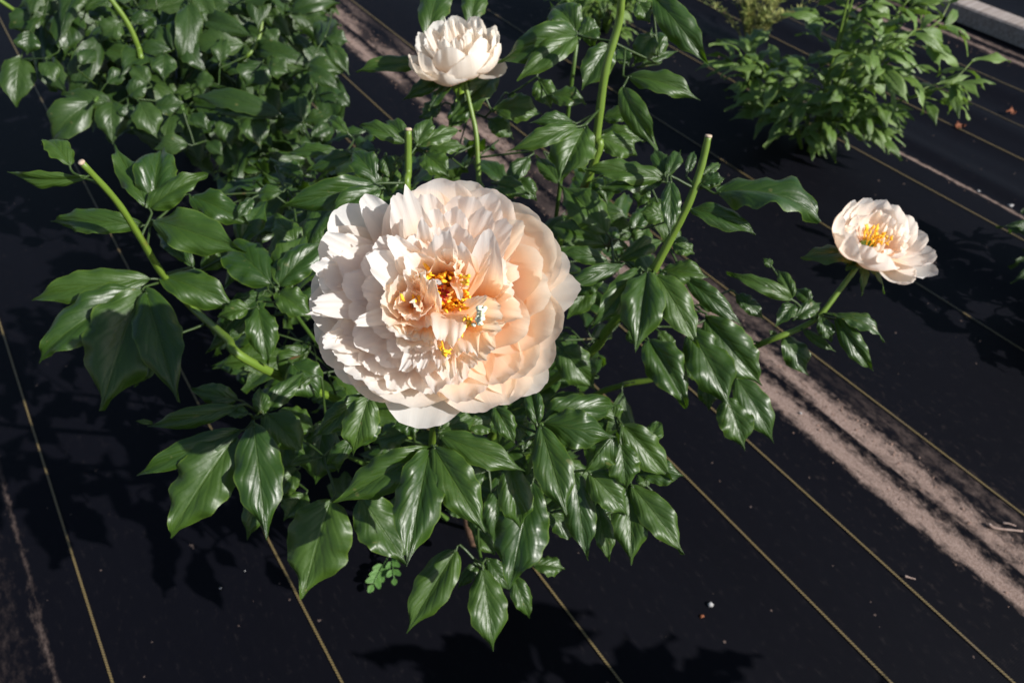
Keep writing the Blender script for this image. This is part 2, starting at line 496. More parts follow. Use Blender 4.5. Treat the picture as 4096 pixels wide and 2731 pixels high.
for i in range(1500):
    c = rng.choice((1.03, 1.03, 1.10, 1.10, 1.09, 1.988, 2.72)); v = rng.uniform(-.2, 3.2)
    u = c + rng.gauss(0, .022 if c < 1.5 else .012)
    if abs(u - 1.064) < .01: continue
    rad = rng.choice((.0012, .0015, .002, .0028)) * rng.uniform(.7, 1.2)
    cv, cf = crumb_geo(rad, i)
    z = relief(u, v) + (0 if u < 1.064 else -.008)
    if u > 1.98: z -= .006
    g.add(list(cv + uvw(u, v, z + rad * .3)), cf)
o = g.build('soil_crumbs', M['crumb'], smooth=False)
tag(o, 'small brown soil crumbs scattered along the fabric seams', 'soil', kind='stuff')

# ------------------------------------------------------------------ leaves
def leaf_prof(k=1.0, peak=.42):
    ex = math.log(.5) / math.log(peak)
    def f(V):
        w = np.sin(math.pi * np.clip(V, 1e-4, 1) ** ex) ** .72
        w = w * (1 - .68 * np.clip((V - .68) / .25, 0, 1) ** 1.2)
        return np.maximum(w * k, .02)
    return f
ONE = lambda S: np.ones_like(S)
def leaf_blade(B, T, N, hw, bow=.16, fold=.30, wave=1.0, twist=0.0, seed=0, peak=.45, droop=0.0, nc=11, nr=25, bendw=0.0):
    r = random.Random(seed)
    B = np.asarray(B); T = np.asarray(T); L = np.linalg.norm(T - B); ch = nz(T - B)
    upc = nz(N - ch * np.dot(N, ch))
    Cc = B + (T - B) * .46 + upc * bow * L
    p1, p2, p3 = r.uniform(0, 6), r.uniform(0, 6), r.uniform(0, 6)
    k1, k2 = r.uniform(6, 12), r.uniform(20, 31)
    a1, a2 = r.uniform(.15, .30) * wave, r.uniform(.09, .16) * wave
    asym = r.uniform(-.12, .12)
    tipcurl = r.uniform(-.9, .5)
    sway = r.uniform(.004, .022) * wave
    pk = peak + r.uniform(-.05, .06)
    base_prof = leaf_prof(1.0, pk)
    def prof(V):
        w = base_prof(V)
        return w * (1 + .055 * np.sin(V * k2 * 1.25 + p3) * (.3 + V))
    def disp(S, V, w):
        e = np.abs(S)
        ph = np.where(S > 0, p1, p2)
        d = w * fold * 1.15 * np.sin(e * 2.1) * (1 - .25 * e) - (e ** 2.6) * w * .22 + L * sway * np.sin(V * 5.5 + p1) * (.3 + V)
        d = d + hw * a1 * e ** 2 * np.sin(V * k1 + ph) + hw * a2 * e ** 3 * np.sin(V * k2 + ph * 2)
        d = d + w * S * asym
        d = d + L * .05 * tipcurl * np.clip(V - .75, 0, 1) ** 2 * 16
        # puckers between lateral veins
        d = d + hw * .012 * wave * np.sin((V - .5 * e) * 26 + p3) * np.clip(e * 3, 0, 1) * (1 - e)
        return d
    return blade(B, Cc, T, N, hw, prof, ONE, disp, nc, nr, twist, bendw)

def view_dir(p): return nz(p - CAMP)

def deeper(t, x, d):
    """distance of a measured leaf or stem point of the flowering bush"""
    if t == 'E': return d * 1.38 if d < .75 else max(d, .9) * 1.06
    if t == 'F': return d * 1.17
    if t == 'G': return d * 1.09
    if t == 'D': return d * 1.17
    if t == 'C': return d * 1.12 if x > 1500 else d
    return d
def Q(t, x, y, d): return P(t, x, y, deeper(t, x, d))
class Plant:
    def __init__(s, name, base, label, cat='plant', group=None):
        s.base = np.asarray(base, float)
        s.o = empty(name, s.base); tag(s.o, label, cat, group)
        s.stem_pts = []; s.n = 0; s.pending = []
    def stem(s, pts, r0, r1, mat='stem', n=None, name='stem', cut=False, reg=True, sides=9, parent=None):
        n = n or max(10, len(pts) * 6)
        path = spline(pts, n)
        rad = np.linspace(r0, r1, n)
        rad = rad * (1 + .04 * np.sin(np.arange(n) * 1.7))
        V, F, U = tube_geo(path, rad, sides, True, .05)
        o = mesh_obj(name, V, F, M[mat], s.o if parent is None else parent, s.base, U)
        if reg: s.stem_pts += [p for p in path]
        if cut:
            t = nz(path[-1] - path[-2])
            c = path[-1]
            V, F, U = tube_geo([c - t * .0012, c + t * .0004, c + t * .0012], [rad[-1] * 1.07, rad[-1] * 1.07, rad[-1] * .86], 9)
            mesh_obj('cut_end', V, F, M['cut'], o, s.base, U)
        return o
    def leaf3(s, B, T, N, hw, mat='leaf', stalk=True, srad=.0015, **kw):
        s.n += 1
        V, F, U = leaf_blade(B, T, N, hw, seed=s.n * 7 + len(s.o.name), **kw)
        o = mesh_obj('leaf', V, F, M[mat], s.o, s.base, U)
        if stalk: s.stalk_to(B, nz((np.asarray(V[kw.get('nc', 11) * 3 + kw.get('nc', 11) // 2]) - np.asarray(V[kw.get('nc', 11) // 2]))), srad, o)
        return o
    def stalk_to(s, B, tan, srad, parent, maxd=.5, defer=False):
        if not s.stem_pts: return
        A = np.array(s.stem_pts)
        d = np.linalg.norm(A - B, axis=1) + .6 * np.clip(A[:, 2] - B[2] + .01, 0, 9)
        k = int(np.argmin(d)); E = A[k]
        L = np.linalg.norm(E - B)
        if L < .004 or L > maxd: return
        m1 = B - tan * min(.18 * L, .010) ; m2 = E + (B - E) * .4 - tan * .06 * L
        pth = spline([B + tan * .004, B, m1, m2, E], 9 if L < .08 else 13)
        V, F, U = tube_geo(pth, np.linspace(srad * .7, srad * 1.1, len(pth)), 6)
        if L > .03: s.stem_pts += [p for p in pth[2:-1:2]]
        if defer: return V, F, U
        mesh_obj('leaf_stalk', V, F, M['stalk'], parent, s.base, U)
    def leafp(s, t, x0, y0, x1, y1, w, d, dt=None, roll=0.0, hint=(.55, .75), mat='leaf', stalk=True, kw_=1.0, **kw):
        """leaf laid out from measured base and tip; d = distance of its base"""
        d = deeper(t, x0, d) if s.o.name == 'flowering_peony' else d
        B = P(t, x0, y0, d)
        dy = (y0 - y1) / TILES[t][2]
        if dt is None: dt = (.62 if dy > 0 else .10) * dy * d / FPX + rng.uniform(-.012, .012)
        T = P(t, x1, y1, d + dt)
        ch = nz(T - B)
        N = nz(hint[0] * UP - hint[1] * view_dir((B + T) / 2))
        N = nz(N - ch * np.dot(N, ch))
        N = rot(N, ch, R(roll))
        Wd = nz(np.cross(ch, N)); vd = view_dir((B + T) / 2)
        ap = np.linalg.norm(Wd - vd * np.dot(Wd, vd))
        hw = .5 * w / TILES[t][2] * d / FPX / max(.5, ap) * .95 * kw_
        if 'bow' not in kw: kw['bow'] = rng.uniform(.16, .28)
        kw['bow'] *= 1.25
        if 'fold' not in kw: kw['fold'] = rng.uniform(.22, .42)
        if 'twist' not in kw: kw['twist'] = rng.uniform(-.35, .35)
        return s.leaf3(B, T, N, hw, mat, stalk, **kw)

# shared leaves for the plants further away
def shared_leaf_meshes(name, mat, n, ratio, fold=.35, wave=1.2, nc=5, nr=9):
    out = []
    for i in range(n):
        L = 1.0
        V, F, U = leaf_blade((0, 0, 0), (0, 1, -.12 - .1 * (i % 3)), np.array((0, 0, 1.)), ratio * .5, bow=.14 + .04 * (i % 4), fold=fold, wave=wave, twist=(i % 5 - 2) * .25, seed=900 + i, nc=nc, nr=nr)
        m = bpy.data.meshes.new('shared_' + name)
        m.from_pydata(np.asarray(V).tolist(), [], F)
        l = m.uv_layers.new(name='UVMap'); idx = np.empty(len(m.loops), int); m.loops.foreach_get('vertex_index', idx)
        l.data.foreach_set('uv', np.asarray(U, float)[idx].ravel())
        m.polygons.foreach_set('use_smooth', [True] * len(m.polygons)); m.materials.append(M[mat]); m.update()
        out.append(m)
    return out
def put_leaf(pl, mesh, pos, direction, normal, length, wscale=1.0, parent=None, stalk=None):
    y = nz(direction); z = nz(normal - y * np.dot(normal, y)); x = np.cross(y, z)
    p = np.asarray(pos) - pl.base
    A = np.stack([x * length * wscale, y * length, z * length], 1)
    pl.pending.append((mesh, A, p, parent, stalk))
def finish(pl, cap=300):
    """the leaves that show largest become objects, the rest one leafy mass"""
    left = max(0, cap - pl.n)
    pl.pending.sort(key=lambda e: np.linalg.norm(e[2] + pl.base - CAMP) / np.linalg.norm(e[1][:, 1]))
    rest = Geo(); rs = Geo()
    for i, (mesh, A, p, parent, stalk) in enumerate(pl.pending):
        if i < left:
            o = bpy.data.objects.new('leaf', mesh); COL.objects.link(o); o.parent = pl.o if parent is None else parent
            M4 = np.eye(4); M4[:3, :3] = A; M4[:3, 3] = p
            o.matrix_local = Matrix(M4.tolist())
            if stalk:
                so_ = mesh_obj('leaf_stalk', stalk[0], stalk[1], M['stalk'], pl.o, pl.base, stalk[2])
        else:
            v = np.array([w.co[:] for w in mesh.vertices]) @ A.T + p
            uvl = mesh.uv_layers[0].data; uv = [(0, 0)] * len(v)
            for l in mesh.loops: uv[l.vertex_index] = tuple(uvl[l.index].uv)
            rest.add(list(v), [tuple(f.vertices) for f in mesh.polygons], uv)
            if stalk: rs.add([np.asarray(q) - pl.base for q in stalk[0]], stalk[1], stalk[2])
    if rest.v:
        o = rest.build('leaf_mass', pl.pending[0][0].materials[0], pl.o); o['kind'] = 'stuff'
    if rs.v:
        o = rs.build('stalk_mass', M['stalk'], pl.o); o['kind'] = 'stuff'
    pl.pending = []
def inside(poly, x, y):
    c = False; j = len(poly) - 1
    for i in range(len(poly)):
        xi, yi = poly[i]; xj, yj = poly[j]
        if (yi > y) != (yj > y) and x < (xj - xi) * (y - yi) / (yj - yi) + xi: c = not c
        j = i
    return c
KV = 4096 / 2352
def project(p):
    q = np.asarray(p) - CAMP; d = np.dot(q, FWD)
    return CX + FPX * np.dot(q, RIGHT) / d, CY - FPX * np.dot(q, UPV) / d, d

def filler(pl, poly, meshes, n, dr, lrange, seed, zmin=.06, zmax=.6, wscale=1.0, holes=()):
    """lower, shaded leaves inside the plant; dr = distance range"""
    r = random.Random(seed); k = 0; tries = 0
    xs = [p[0] for p in poly]; ys = [p[1] for p in poly]
    bx, by = pl.base[0], pl.base[1]
    while k < n and tries < n * 40:
        tries += 1
        vx, vy = r.uniform(min(xs), max(xs)), r.uniform(min(ys), max(ys))
        if not inside(poly, vx, vy): continue
        p = unproj(vx * KV, vy * KV, r.uniform(*dr))
        if not (zmin < p[2] < zmax): continue
        out = np.array((p[0] - bx, p[1] - by, 0)); out = nz(out + np.array((r.gauss(0, .15), r.gauss(0, .15), 0)))
        an = r.gauss(0, .8)
        d = rot(out, UP, an) + UP * r.uniform(-.75, .25)
        L = r.uniform(*lrange)
        tip = p + nz(d) * L
        tx, ty, _ = project(tip)
        if not inside(poly, tx / KV, ty / KV): continue
        if any(inside(h, vx, vy) or inside(h, tx / KV, ty / KV) for h in holes): continue
        nrm = UP + np.array((r.gauss(0, .35), r.gauss(0, .35) - .2, 0))
        put_leaf(pl, r.choice(meshes), p, d, nrm, L, wscale * r.uniform(.85, 1.15), None, pl.stalk_to(p, nz(d), .0013, None, .32, True))
        k += 1

# ------------------------------------------------------------------ the flowering peony
base = ground_at(*src('I', 660, 760)) + np.array((0, .06, 0)); base[2] = 0
main = Plant('flowering_peony', base, 'leafy peony bush bearing the huge ruffled peach bloom and two smaller cream blooms', 'peony')
b0 = lambda dx, dy, z=0: base + np.array((dx, dy, z))
# stems (measured from the cut tip or bloom down to the crown)
main.stem([b0(-.02, .01, -.02), b0(-.09, -.02, .22), Q('E', 1350, 1260, .86), Q('E', 1180, 1110, .80), Q('E', 1000, 950, .745), Q('E', 850, 780, .69), Q('E', 740, 600, .645), Q('E', 610, 400, .61), Q('E', 425, 195, .575)], .0058, .0031, cut=True)
main.stem([b0(-.03, .03, -.02), b0(-.06, .02, .3), Q('C', 490, 1240, .95), Q('C', 490, 1000, .93), Q('C', 490, 760, .91)], .005, .0038, cut=True)
main.stem([b0(-.01, .04, -.02), b0(.0, .12, .3), Q('C', 915, 1200, 1.10), Q('C', 905, 1060, 1.09), Q('C', 890, 800, 1.075), Q('C', 860, 650, 1.07), Q('C', 810, 430, 1.06)], .0042, .0028)
main.stem([b0(.02, .03, -.02), b0(.06, .03, .3), Q('C', 1560, 1020, .92), Q('C', 1600, 790, .895), Q('C', 1650, 420, .86), Q('C', 1725, 150, .84), Q('C', 1745, 0, .825), Q('C', 1770, -200, .81)], .0058, .0042, cut=True)
main.stem([b0(.02, .0, -.02), b0(.05, -.03, .25), Q('F', 200, 1040, .92), Q('F', 330, 880, .87), Q('F', 450, 740, .83), Q('F', 580, 560, .79), Q('F', 700, 340, .765), P('F', 800, 140, .872), P('C', 2215, 975, .858), P('C', 2255, 800, .845)], .0064, .0036, cut=True)
main.stem([b0(.02, -.01, -.02), b0(.09, -.02, .16), Q('F', 200, 1290, 1.06), Q('F', 420, 1195, 1.03), Q('F', 600, 1160, 1.01), Q('F', 1020, 1050, .965), Q('G', 450, 1165, .94), Q('G', 700, 1065, .925), Q('G', 835, 975, .915), Q('G', 950, 830, .91), Q('G', 1065, 680, .905), Q('G', 1130, 590, .905), Q('G', 1160, 530, .905)], .0046, .0030)
main.stem([b0(0, -.02, -.02), b0(.0, -.08, .28), Q('I', 480, 330, .92), Q('I', 470, 160, .84), Q('A', 860, 1300, .75), Q('A', 866, 905, .632)], .0056, .0046)
# supporting shoots that carry the lower leaf whorls
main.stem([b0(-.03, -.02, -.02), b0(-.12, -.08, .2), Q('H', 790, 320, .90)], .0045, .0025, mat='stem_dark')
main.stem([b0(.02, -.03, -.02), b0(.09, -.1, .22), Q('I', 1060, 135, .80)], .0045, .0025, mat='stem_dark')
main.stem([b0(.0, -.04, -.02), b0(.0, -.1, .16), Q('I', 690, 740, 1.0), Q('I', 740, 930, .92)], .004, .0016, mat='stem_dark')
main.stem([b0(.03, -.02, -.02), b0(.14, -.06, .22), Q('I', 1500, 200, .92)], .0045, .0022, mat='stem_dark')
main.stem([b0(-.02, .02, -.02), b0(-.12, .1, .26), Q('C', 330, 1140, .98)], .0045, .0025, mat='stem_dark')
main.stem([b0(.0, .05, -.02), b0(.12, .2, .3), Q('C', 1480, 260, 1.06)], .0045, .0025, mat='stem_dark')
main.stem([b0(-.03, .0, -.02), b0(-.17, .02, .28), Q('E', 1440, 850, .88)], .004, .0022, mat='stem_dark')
for pts in ([Q('I', 640, 600, 1.18), Q('I', 650, 690, 1.22), Q('I', 685, 800, 1.30)], [Q('I', 675, 640, 1.2), Q('I', 690, 800, 1.3)]):
    main.stem(pts, .005, .006, mat='wood_stem', name='dead_stem', reg=False)

LEAVES = {
 'E': [ # left shoot
  (455, 270, 40, 245, 90, .60, dict(roll=-55, bow=.2)), (365, 215, 215, 90, 120, .605, dict(roll=35, dt=.02)),
  (778, 435, 595, 108, 135, .655, dict(dt=.03, wave=1.6)), (800, 415, 850, 118, 215, .66, dict(dt=.035, fold=.6)), (785, 435, 1088, 262, 135, .655, dict(dt=.01, wave=1.5)),
  (755, 525, 270, 505, 140, .665, dict(roll=-15, bow=.22)), (800, 500, 1292, 668, 230, .66, dict(bow=.2, roll=12, dt=-.02)),
  (1000, 375, 1315, 528, 160, .76, {}), (1010, 745, 905, 590, 75, .74, {}), (1050, 750, 1215, 640, 120, .74, dict(roll=20)), (990, 720, 820, 570, 90, .80, {}),
  (785, 805, 178, 915, 175, .69, dict(bow=.26, roll=-10, dt=-.01)), (755, 850, 180, 1245, 230, .685, dict(bow=.2, dt=-.03)),
  (745, 870, 522, 1495, 370, .68, dict(bow=.1, dt=-.04, fold=.25)), (765, 870, 930, 1445, 240, .675, dict(bow=.1, dt=-.05, fold=.35)),
  (850, 790, 1255, 975, 190, .70, dict(bow=.2)),
  (1460, 840, 1600, 570, 210, .87, {}), (1455, 840, 1699, 610, 170, .86, {}), (1420, 830, 1195, 640, 250, .87, {}), (1350, 950, 1405, 1255, 170, .86, {}),
  (1450, 880, 1640, 1010, 150, .90, {}), (875, 1135, 710, 1365, 120, .85, {}), (1300, 960, 1130, 1000, 110, .90, {}), (1560, 640, 1430, 470, 150, .95, {}), (1250, 620, 1390, 400, 150, .95, {})],
 'H': [
  (645, 265, 240, 355, 105, .86, dict(roll=-25, bow=.2)), (250, 345, 165, 335, 26, .86, dict(stalk=False)), (650, 235, 430, 180, 110, .88, dict(roll=-15)),
  (662, 380, 168, 592, 130, .85, dict(bow=.2, roll=-12)), (642, 402, 322, 890, 280, .845, dict(bow=.10, dt=-.02)), (725, 350, 787, 892, 230, .84, dict(bow=.10, dt=-.03, fold=.18)),
  (790, 300, 965, 490, 180, .88, {}), (768, 298, 752, 170, 85, .87, {}), (700, 300, 590, 285, 70, .86, {}), (790, 285, 965, 105, 100, .89, {}),
  (830, 300, 1020, 390, 150, .93, {}), (1230, 215, 1008, 415, 125, .80, dict(roll=-20)), (1265, 225, 1190, 500, 175, .76, dict(dt=.0)), (1190, 420, 1063, 548, 85, .86, dict(roll=-20)),
  (1010, 505, 884, 546, 48, .90, {}), (1110, 450, 1125, 575, 60, .92, {}), (1060, 350, 1010, 640, 230, .95, {}), (930, 560, 830, 700, 120, .97, {}), (780, 640, 690, 900, 110, 1.0, {}), (880, 430, 850, 620, 130, .98, {}),
  (1090, 705, 955, 1165, 330, .86, dict(bow=.06, dt=-.01, fold=.22, roll=8)), (960, 680, 870, 800, 150, .97, {}), (1000, 130, 900, 160, 90, .92, {}), (960, 20, 840, 130, 150, .98, {}), (900, 60, 1040, 240, 190, .95, {})],
 'I': [
  (442, 265, -74, 566, 225, .775, dict(bow=.16, roll=-14, dt=-.005)), (440, 285, 312, 922, 275, .77, dict(bow=.10, dt=-.05, fold=.45)), (462, 255, 757, 745, 245, .77, dict(bow=.16, dt=-.03, roll=8)),
  (500, 190, 980, 395, 175, .775, dict(bow=.18, roll=14)), (60, 540, 315, 912, 280, .86, dict(bow=.08, dt=-.01, fold=.2)), (660, 590, 530, 610, 110, .93, {}),
  (1055, 140, 1202, 648, 225, .79, dict(bow=.1, dt=-.03)), (1075, 125, 1478, 205, 230, .80, dict(bow=.22, fold=-.2, roll=15)), (1470, 190, 1290, 412, 200, .80, dict(bow=.3, fold=-.4, wave=2.2, stalk=False)),
  (1065, 110, 1495, 28, 190, .815, dict(dt=.02, wave=1.4)), (1035, 132, 1005, -70, 110, .79, dict(fold=.7)), (880, 345, 948, 725, 205, .80, dict(bow=.12, fold=.5)),
  (1015, 445, 885, 1045, 310, .84, dict(bow=.08, dt=-.02, fold=.25)), (1240, 395, 1312, 875, 195, .86, dict(bow=.1)), (1110, 620, 1265, 775, 140, .90, {}),
  (1325, 400, 1548, 645, 190, .85, dict(bow=.14)), (1372, 580, 1437, 893, 120, .90, {}), (1550, 480, 1560, 915, 215, .87, dict(bow=.1, dt=-.02)), (1560, 470, 1852, 855, 190, .865, dict(bow=.12)),
  (1505, 130, 1775, 438, 195, .86, dict(bow=.16, roll=10)), (1590, 405, 1860, 415, 140, .88, dict(peak=.55)), (1500, 230, 1532, 492, 190, .84, {}), (1010, 915, 1195, 935, 120, 1.0, dict(roll=-10)),
  (590, 830, 315, 1288, 220, .91, dict(bow=.10, dt=-.01)), (735, 925, 797, 1398, 225, .90, dict(bow=.10, dt=-.02, fold=.25)), (717, 900, 597, 1045, 80, .93, {}), (760, 880, 875, 1050, 130, .93, {}),
  (905, 975, 992, 1205, 120, .97, {}), (700, 725, 805, 860, 110, 1.0, {}), (505, 165, 705, 95, 140, .79, {}), (650, 145, 815, 140, 120, .83, {}), (800, 30, 912, 245, 125, .76, dict(fold=.6)),
  (880, 120, 985, 200, 150, .86, {}), (960, 280, 985, 110, 120, .88, {}), (420, 300, 150, 460, 160, .90, {}), (300, 470, 350, 760, 200, .95, {}), (740, 400, 560, 480, 160, .92, {}), (820, 480, 800, 800, 150, .93, {}),
  (650, 480, 800, 640, 140, .95, {}), (1180, 480, 1090, 620, 120, .93, {}), (1420, 700, 1360, 560, 110, .95, {}), (1640, 250, 1720, 120, 120, .92, {}), (1650, 480, 1600, 400, 90, .93, {}), (1480, 120, 1420, 0, 120, .88, {}),
  (400, 110, 240, 150, 150, .82, {}), (330, 180, 130, 240, 150, .85, {}), (130, 40, 10, 290, 190, .80, dict(roll=-10))],
 'F': [
  (555, 545, 490, 1005, 255, .775, dict(bow=.10, fold=.55, dt=-.04)), (600, 560, 848, 985, 205, .775, dict(bow=.14, dt=-.02)), (505, 535, 230, 875, 165, .785, dict(bow=.22, roll=-20)),
  (412, 512, 68, 636, 110, .80, dict(bow=.2, roll=-18)), (640, 550, 908, 585, 135, .80, dict(bow=.18)), (780, 592, 1098, 858, 125, .79, dict(bow=.22, roll=16)), (335, 490, 48, 440, 100, .83, dict(bow=.16)),
  (890, 815, 1215, 1205, 260, .82, dict(bow=.2, roll=20, dt=-.01)), (800, 885, 1030, 1330, 260, .815, dict(bow=.12, dt=-.02)), (560, 935, 782, 1330, 225, .82, dict(bow=.1, fold=.6)),
  (850, 740, 1010, 740, 120, .85, {}), (890, 890, 1062, 992, 100, .88, {}), (1060, 680, 1218, 825, 95, .86, {}), (1010, 1270, 1110, 1568, 210, .87, dict(bow=.1)), (1060, 1150, 1282, 1535, 185, .88, dict(bow=.12)),
  (890, 1170, 905, 1338, 120, .92, {}), (750, 1090, 890, 1165, 95, .92, {}), (60, 980, 262, 1225, 215, .86, dict(roll=15)), (620, 890, 712, 1025, 85, .88, {}),
  (622, 45, 262, 78, 125, .79, dict(bow=.12, wave=1.8)), (690, 30, 682, 358, 120, .735, dict(bow=.1, dt=-.01)), (790, 190, 1178, 338, 140, .76, dict(bow=.2)), (700, 385, 820, 452, 110, .80, {}),
  (860, 60, 1000, 20, 80, .76, {}), (325, 335, 60, 65, 220, .86, {}), (320, 400, -10, 290, 160, .86, dict(bow=.2)), (400, 490, 645, 375, 115, .85, {}), (330, 420, 345, 290, 120, .88, {}), (470, 330, 560, 180, 110, .9, {}),
  (300, 560, 130, 700, 140, .93, {}), (250, 640, 100, 820, 140, .95, {}), (560, 300, 480, 420, 120, .9, {}), (640, 620, 560, 520, 100, .85, {}), (450, 880, 520, 960, 110, .95, {}), (660, 240, 500, 210, 120, .86, {}), (200, 180, 120, 20, 140, .95, {})],
 'G': [
  (640, 870, 182, 680, 120, .90, dict(roll=-10)), (600, 840, 378, 790, 75, .90, {}), (645, 855, 540, 650, 105, .90, {}), (655, 900, 525, 1055, 120, .905, {}), (660, 1000, 845, 890, 120, .905, {}), (770, 890, 660, 790, 100, .92, {}),
  (832, 990, 915, 1165, 120, .905, {}), (955, 985, 1212, 1370, 150, .905, dict(bow=.34, roll=25)), (935, 980, 1288, 1165, 110, .90, dict(bow=.3, roll=-25)), (1020, 1040, 1060, 1150, 70, .91, {}),
  (720, 1080, 948, 1235, 70, .92, dict(roll=25)), (580, 1125, 757, 1400, 180, .93, dict(bow=.1)), (520, 1130, 480, 1080, 60, .94, {}), (500, 640, 440, 580, 60, .92, {})],
 'C': [
  (600, 225, 690, -70, 200, 1.16, {}), (855, 150, 905, -70, 160, 1.16, {}), (1490, 200, 1015, 375, 220, 1.04, dict(bow=.3, roll=-15, dt=.0)), (1485, 210, 1128, 472, 165, 1.03, dict(bow=.1, dt=-.02)), (1500, 215, 1620, 165, 170, 1.06, dict(dt=.0)),
  (1480, 190, 1330, 40, 200, 1.08, {}), (545, 380, 180, 422, 105, 1.10, {}), (720, 430, 450, 598, 100, 1.08, dict(roll=-20)), (745, 395, 742, 512, 80, 1.06, {}), (1020, 440, 740, 705, 190, 1.10, {}), (900, 560, 735, 740, 150, 1.12, {}),
  (1670, 275, 1508, 530, 190, .90, dict(bow=.1)), (1960, 330, 1925, 195, 150, .95, {}), (1930, 215, 1812, 392, 150, .94, {}), (1850, 390, 2075, 305, 60, .95, {}), (1785, 450, 2202, 592, 140, .90, dict(bow=.24, dt=-.01)),
  (1755, 520, 1958, 885, 160, .90, dict(bow=.26, roll=25, dt=-.02)), (1945, -10, 2258, 385, 190, .92, dict(bow=.24, roll=15, dt=-.01)), (1840, 10, 1905, 135, 130, .92, {}), (1720, 290, 1790, 395, 120, .95, {}), (1640, 700, 1818, 662, 100, .92, {}),
  (1485, 745, 1068, 895, 125, .93, dict(bow=.24, roll=-15)), (1465, 722, 1200, 725, 90, .96, {}), (1530, 745, 1375, 1068, 280, .86, dict(peak=.55, bow=.1, dt=-.02)), (1610, 800, 1880, 835, 110, .92, {}), (1620, 815, 1840, 915, 160, .90, {}),
  (1985, 1050, 1528, 1002, 150, .82, dict(bow=.18, wave=1.5)), (2000, 1035, 1935, 880, 100, .84, {}), (2015, 1035, 2085, 895, 100, .83, {}), (2130, 1020, 2172, 888, 60, .80, {}), (2225, 1040, 2325, 965, 60, .77, {}), (2215, 1075, 2352, 1050, 90, .77, {}),
  (535, 860, 632, 690, 115, .93, {}), (545, 862, 805, 770, 110, .93, dict(roll=-10)), (472, 842, 198, 742, 100, .94, {}), (475, 805, 355, 710, 110, .96, {}), (590, 880, 832, 872, 100, .96, {}), (580, 905, 735, 1045, 165, .96, {}),
  (290, 1085, -272, 1222, 190, .90, dict(bow=.2, roll=-20, dt=-.01)), (325, 1110, 18, 1272, 150, .88, {}), (320, 1085, 155, 885, 175, .95, {}), (385, 1140, 405, 975, 110, .95, {}), (360, 920, 390, 1060, 110, .95, {}), (440, 930, 360, 1000, 100, 1.0, {}),
  (1000, 650, 1290, 670, 150, 1.10, {}), (1080, 560, 1220, 690, 120, 1.12, {}), (1260, 480, 1330, 640, 150, 1.1, {}), (1330, 560, 1540, 610, 130, 1.08, {}), (960, 700, 1110, 820, 120, 1.14, {}), (680, 620, 560, 700, 110, 1.16, {}),
  (1200, 920, 1060, 1110, 110, 1.05, {}), (1140, 1060, 1240, 1180, 120, 1.05, {}), (1010, 1080, 1200, 1150, 120, 1.02, {}), (1380, 1080, 1240, 920, 110, 1.05, {}), (1700, 880, 1540, 820, 110, .98, {}), (1640, 1040, 1660, 1200, 170, .92, {}), (1880, 1090, 1840, 1220, 110, .9, {}), (1250, 250, 1130, 300, 110, 1.14, {}), (820, 640, 730, 760, 120, 1.13, {})],
 'B': [(2270, 1012, 1918, 1042, 100, 1.02, dict(bow=.2)), (2352, 1050, 2062, 1155, 125, 1.0, dict(bow=.2)), (2340, 900, 2200, 800, 90, 1.1, {}), (1700, 1330, 1590, 1480, 90, .95, {}), (1900, 1290, 1700, 1330, 110, 1.05, {}), (2050, 1290, 2200, 1400, 120, 1.05, {}), (1880, 1120, 2050, 1180, 120, 1.08, {})],
 'D': [(285, 1300, 978, 1495, 260, .755, dict(bow=.26, roll=-30, dt=-.02)), (180, 1270, 330, 1195, 95, .765, {})],
}
for t_, L_ in LEAVES.items():
    for e in L_:
        main.leafp(t_, *e[:6], **e[6])
SH = {}
SH['wide'] = shared_leaf_meshes('leaf', 'leaf', 8, .38, nc=7, nr=12, wave=1.5)
SH['far'] = shared_leaf_meshes('leaf', 'leaf_far', 8, .36, nc=7, nr=12, wave=1.6)
SH['narrow'] = shared_leaf_meshes('leaf', 'leaf_pale', 8, .29)
filler(main, [(650, 430), (880, 320), (1010, 300), (1140, 300), (1340, 330), (1560, 420), (1600, 600), (1560, 760), (1440, 930), (1440, 1120), (1240, 1200), (1080, 1330), (960, 1200), (720, 1120), (620, 930), (450, 880), (500, 640), (600, 500)], SH['wide'], 210, (1.05, 1.42), (.07, .115), 3, holes=([(1130, 330), (1300, 400), (1310, 480), (1200, 480)], [(1440, 840), (1540, 840), (1540, 980), (1440, 980)]))

filler(main, [(480, 400), (640, 330), (860, 290), (900, 430), (740, 540), (560, 560)], SH['wide'], 60, (1.15, 1.6), (.07, .11), 17)
finish(main)

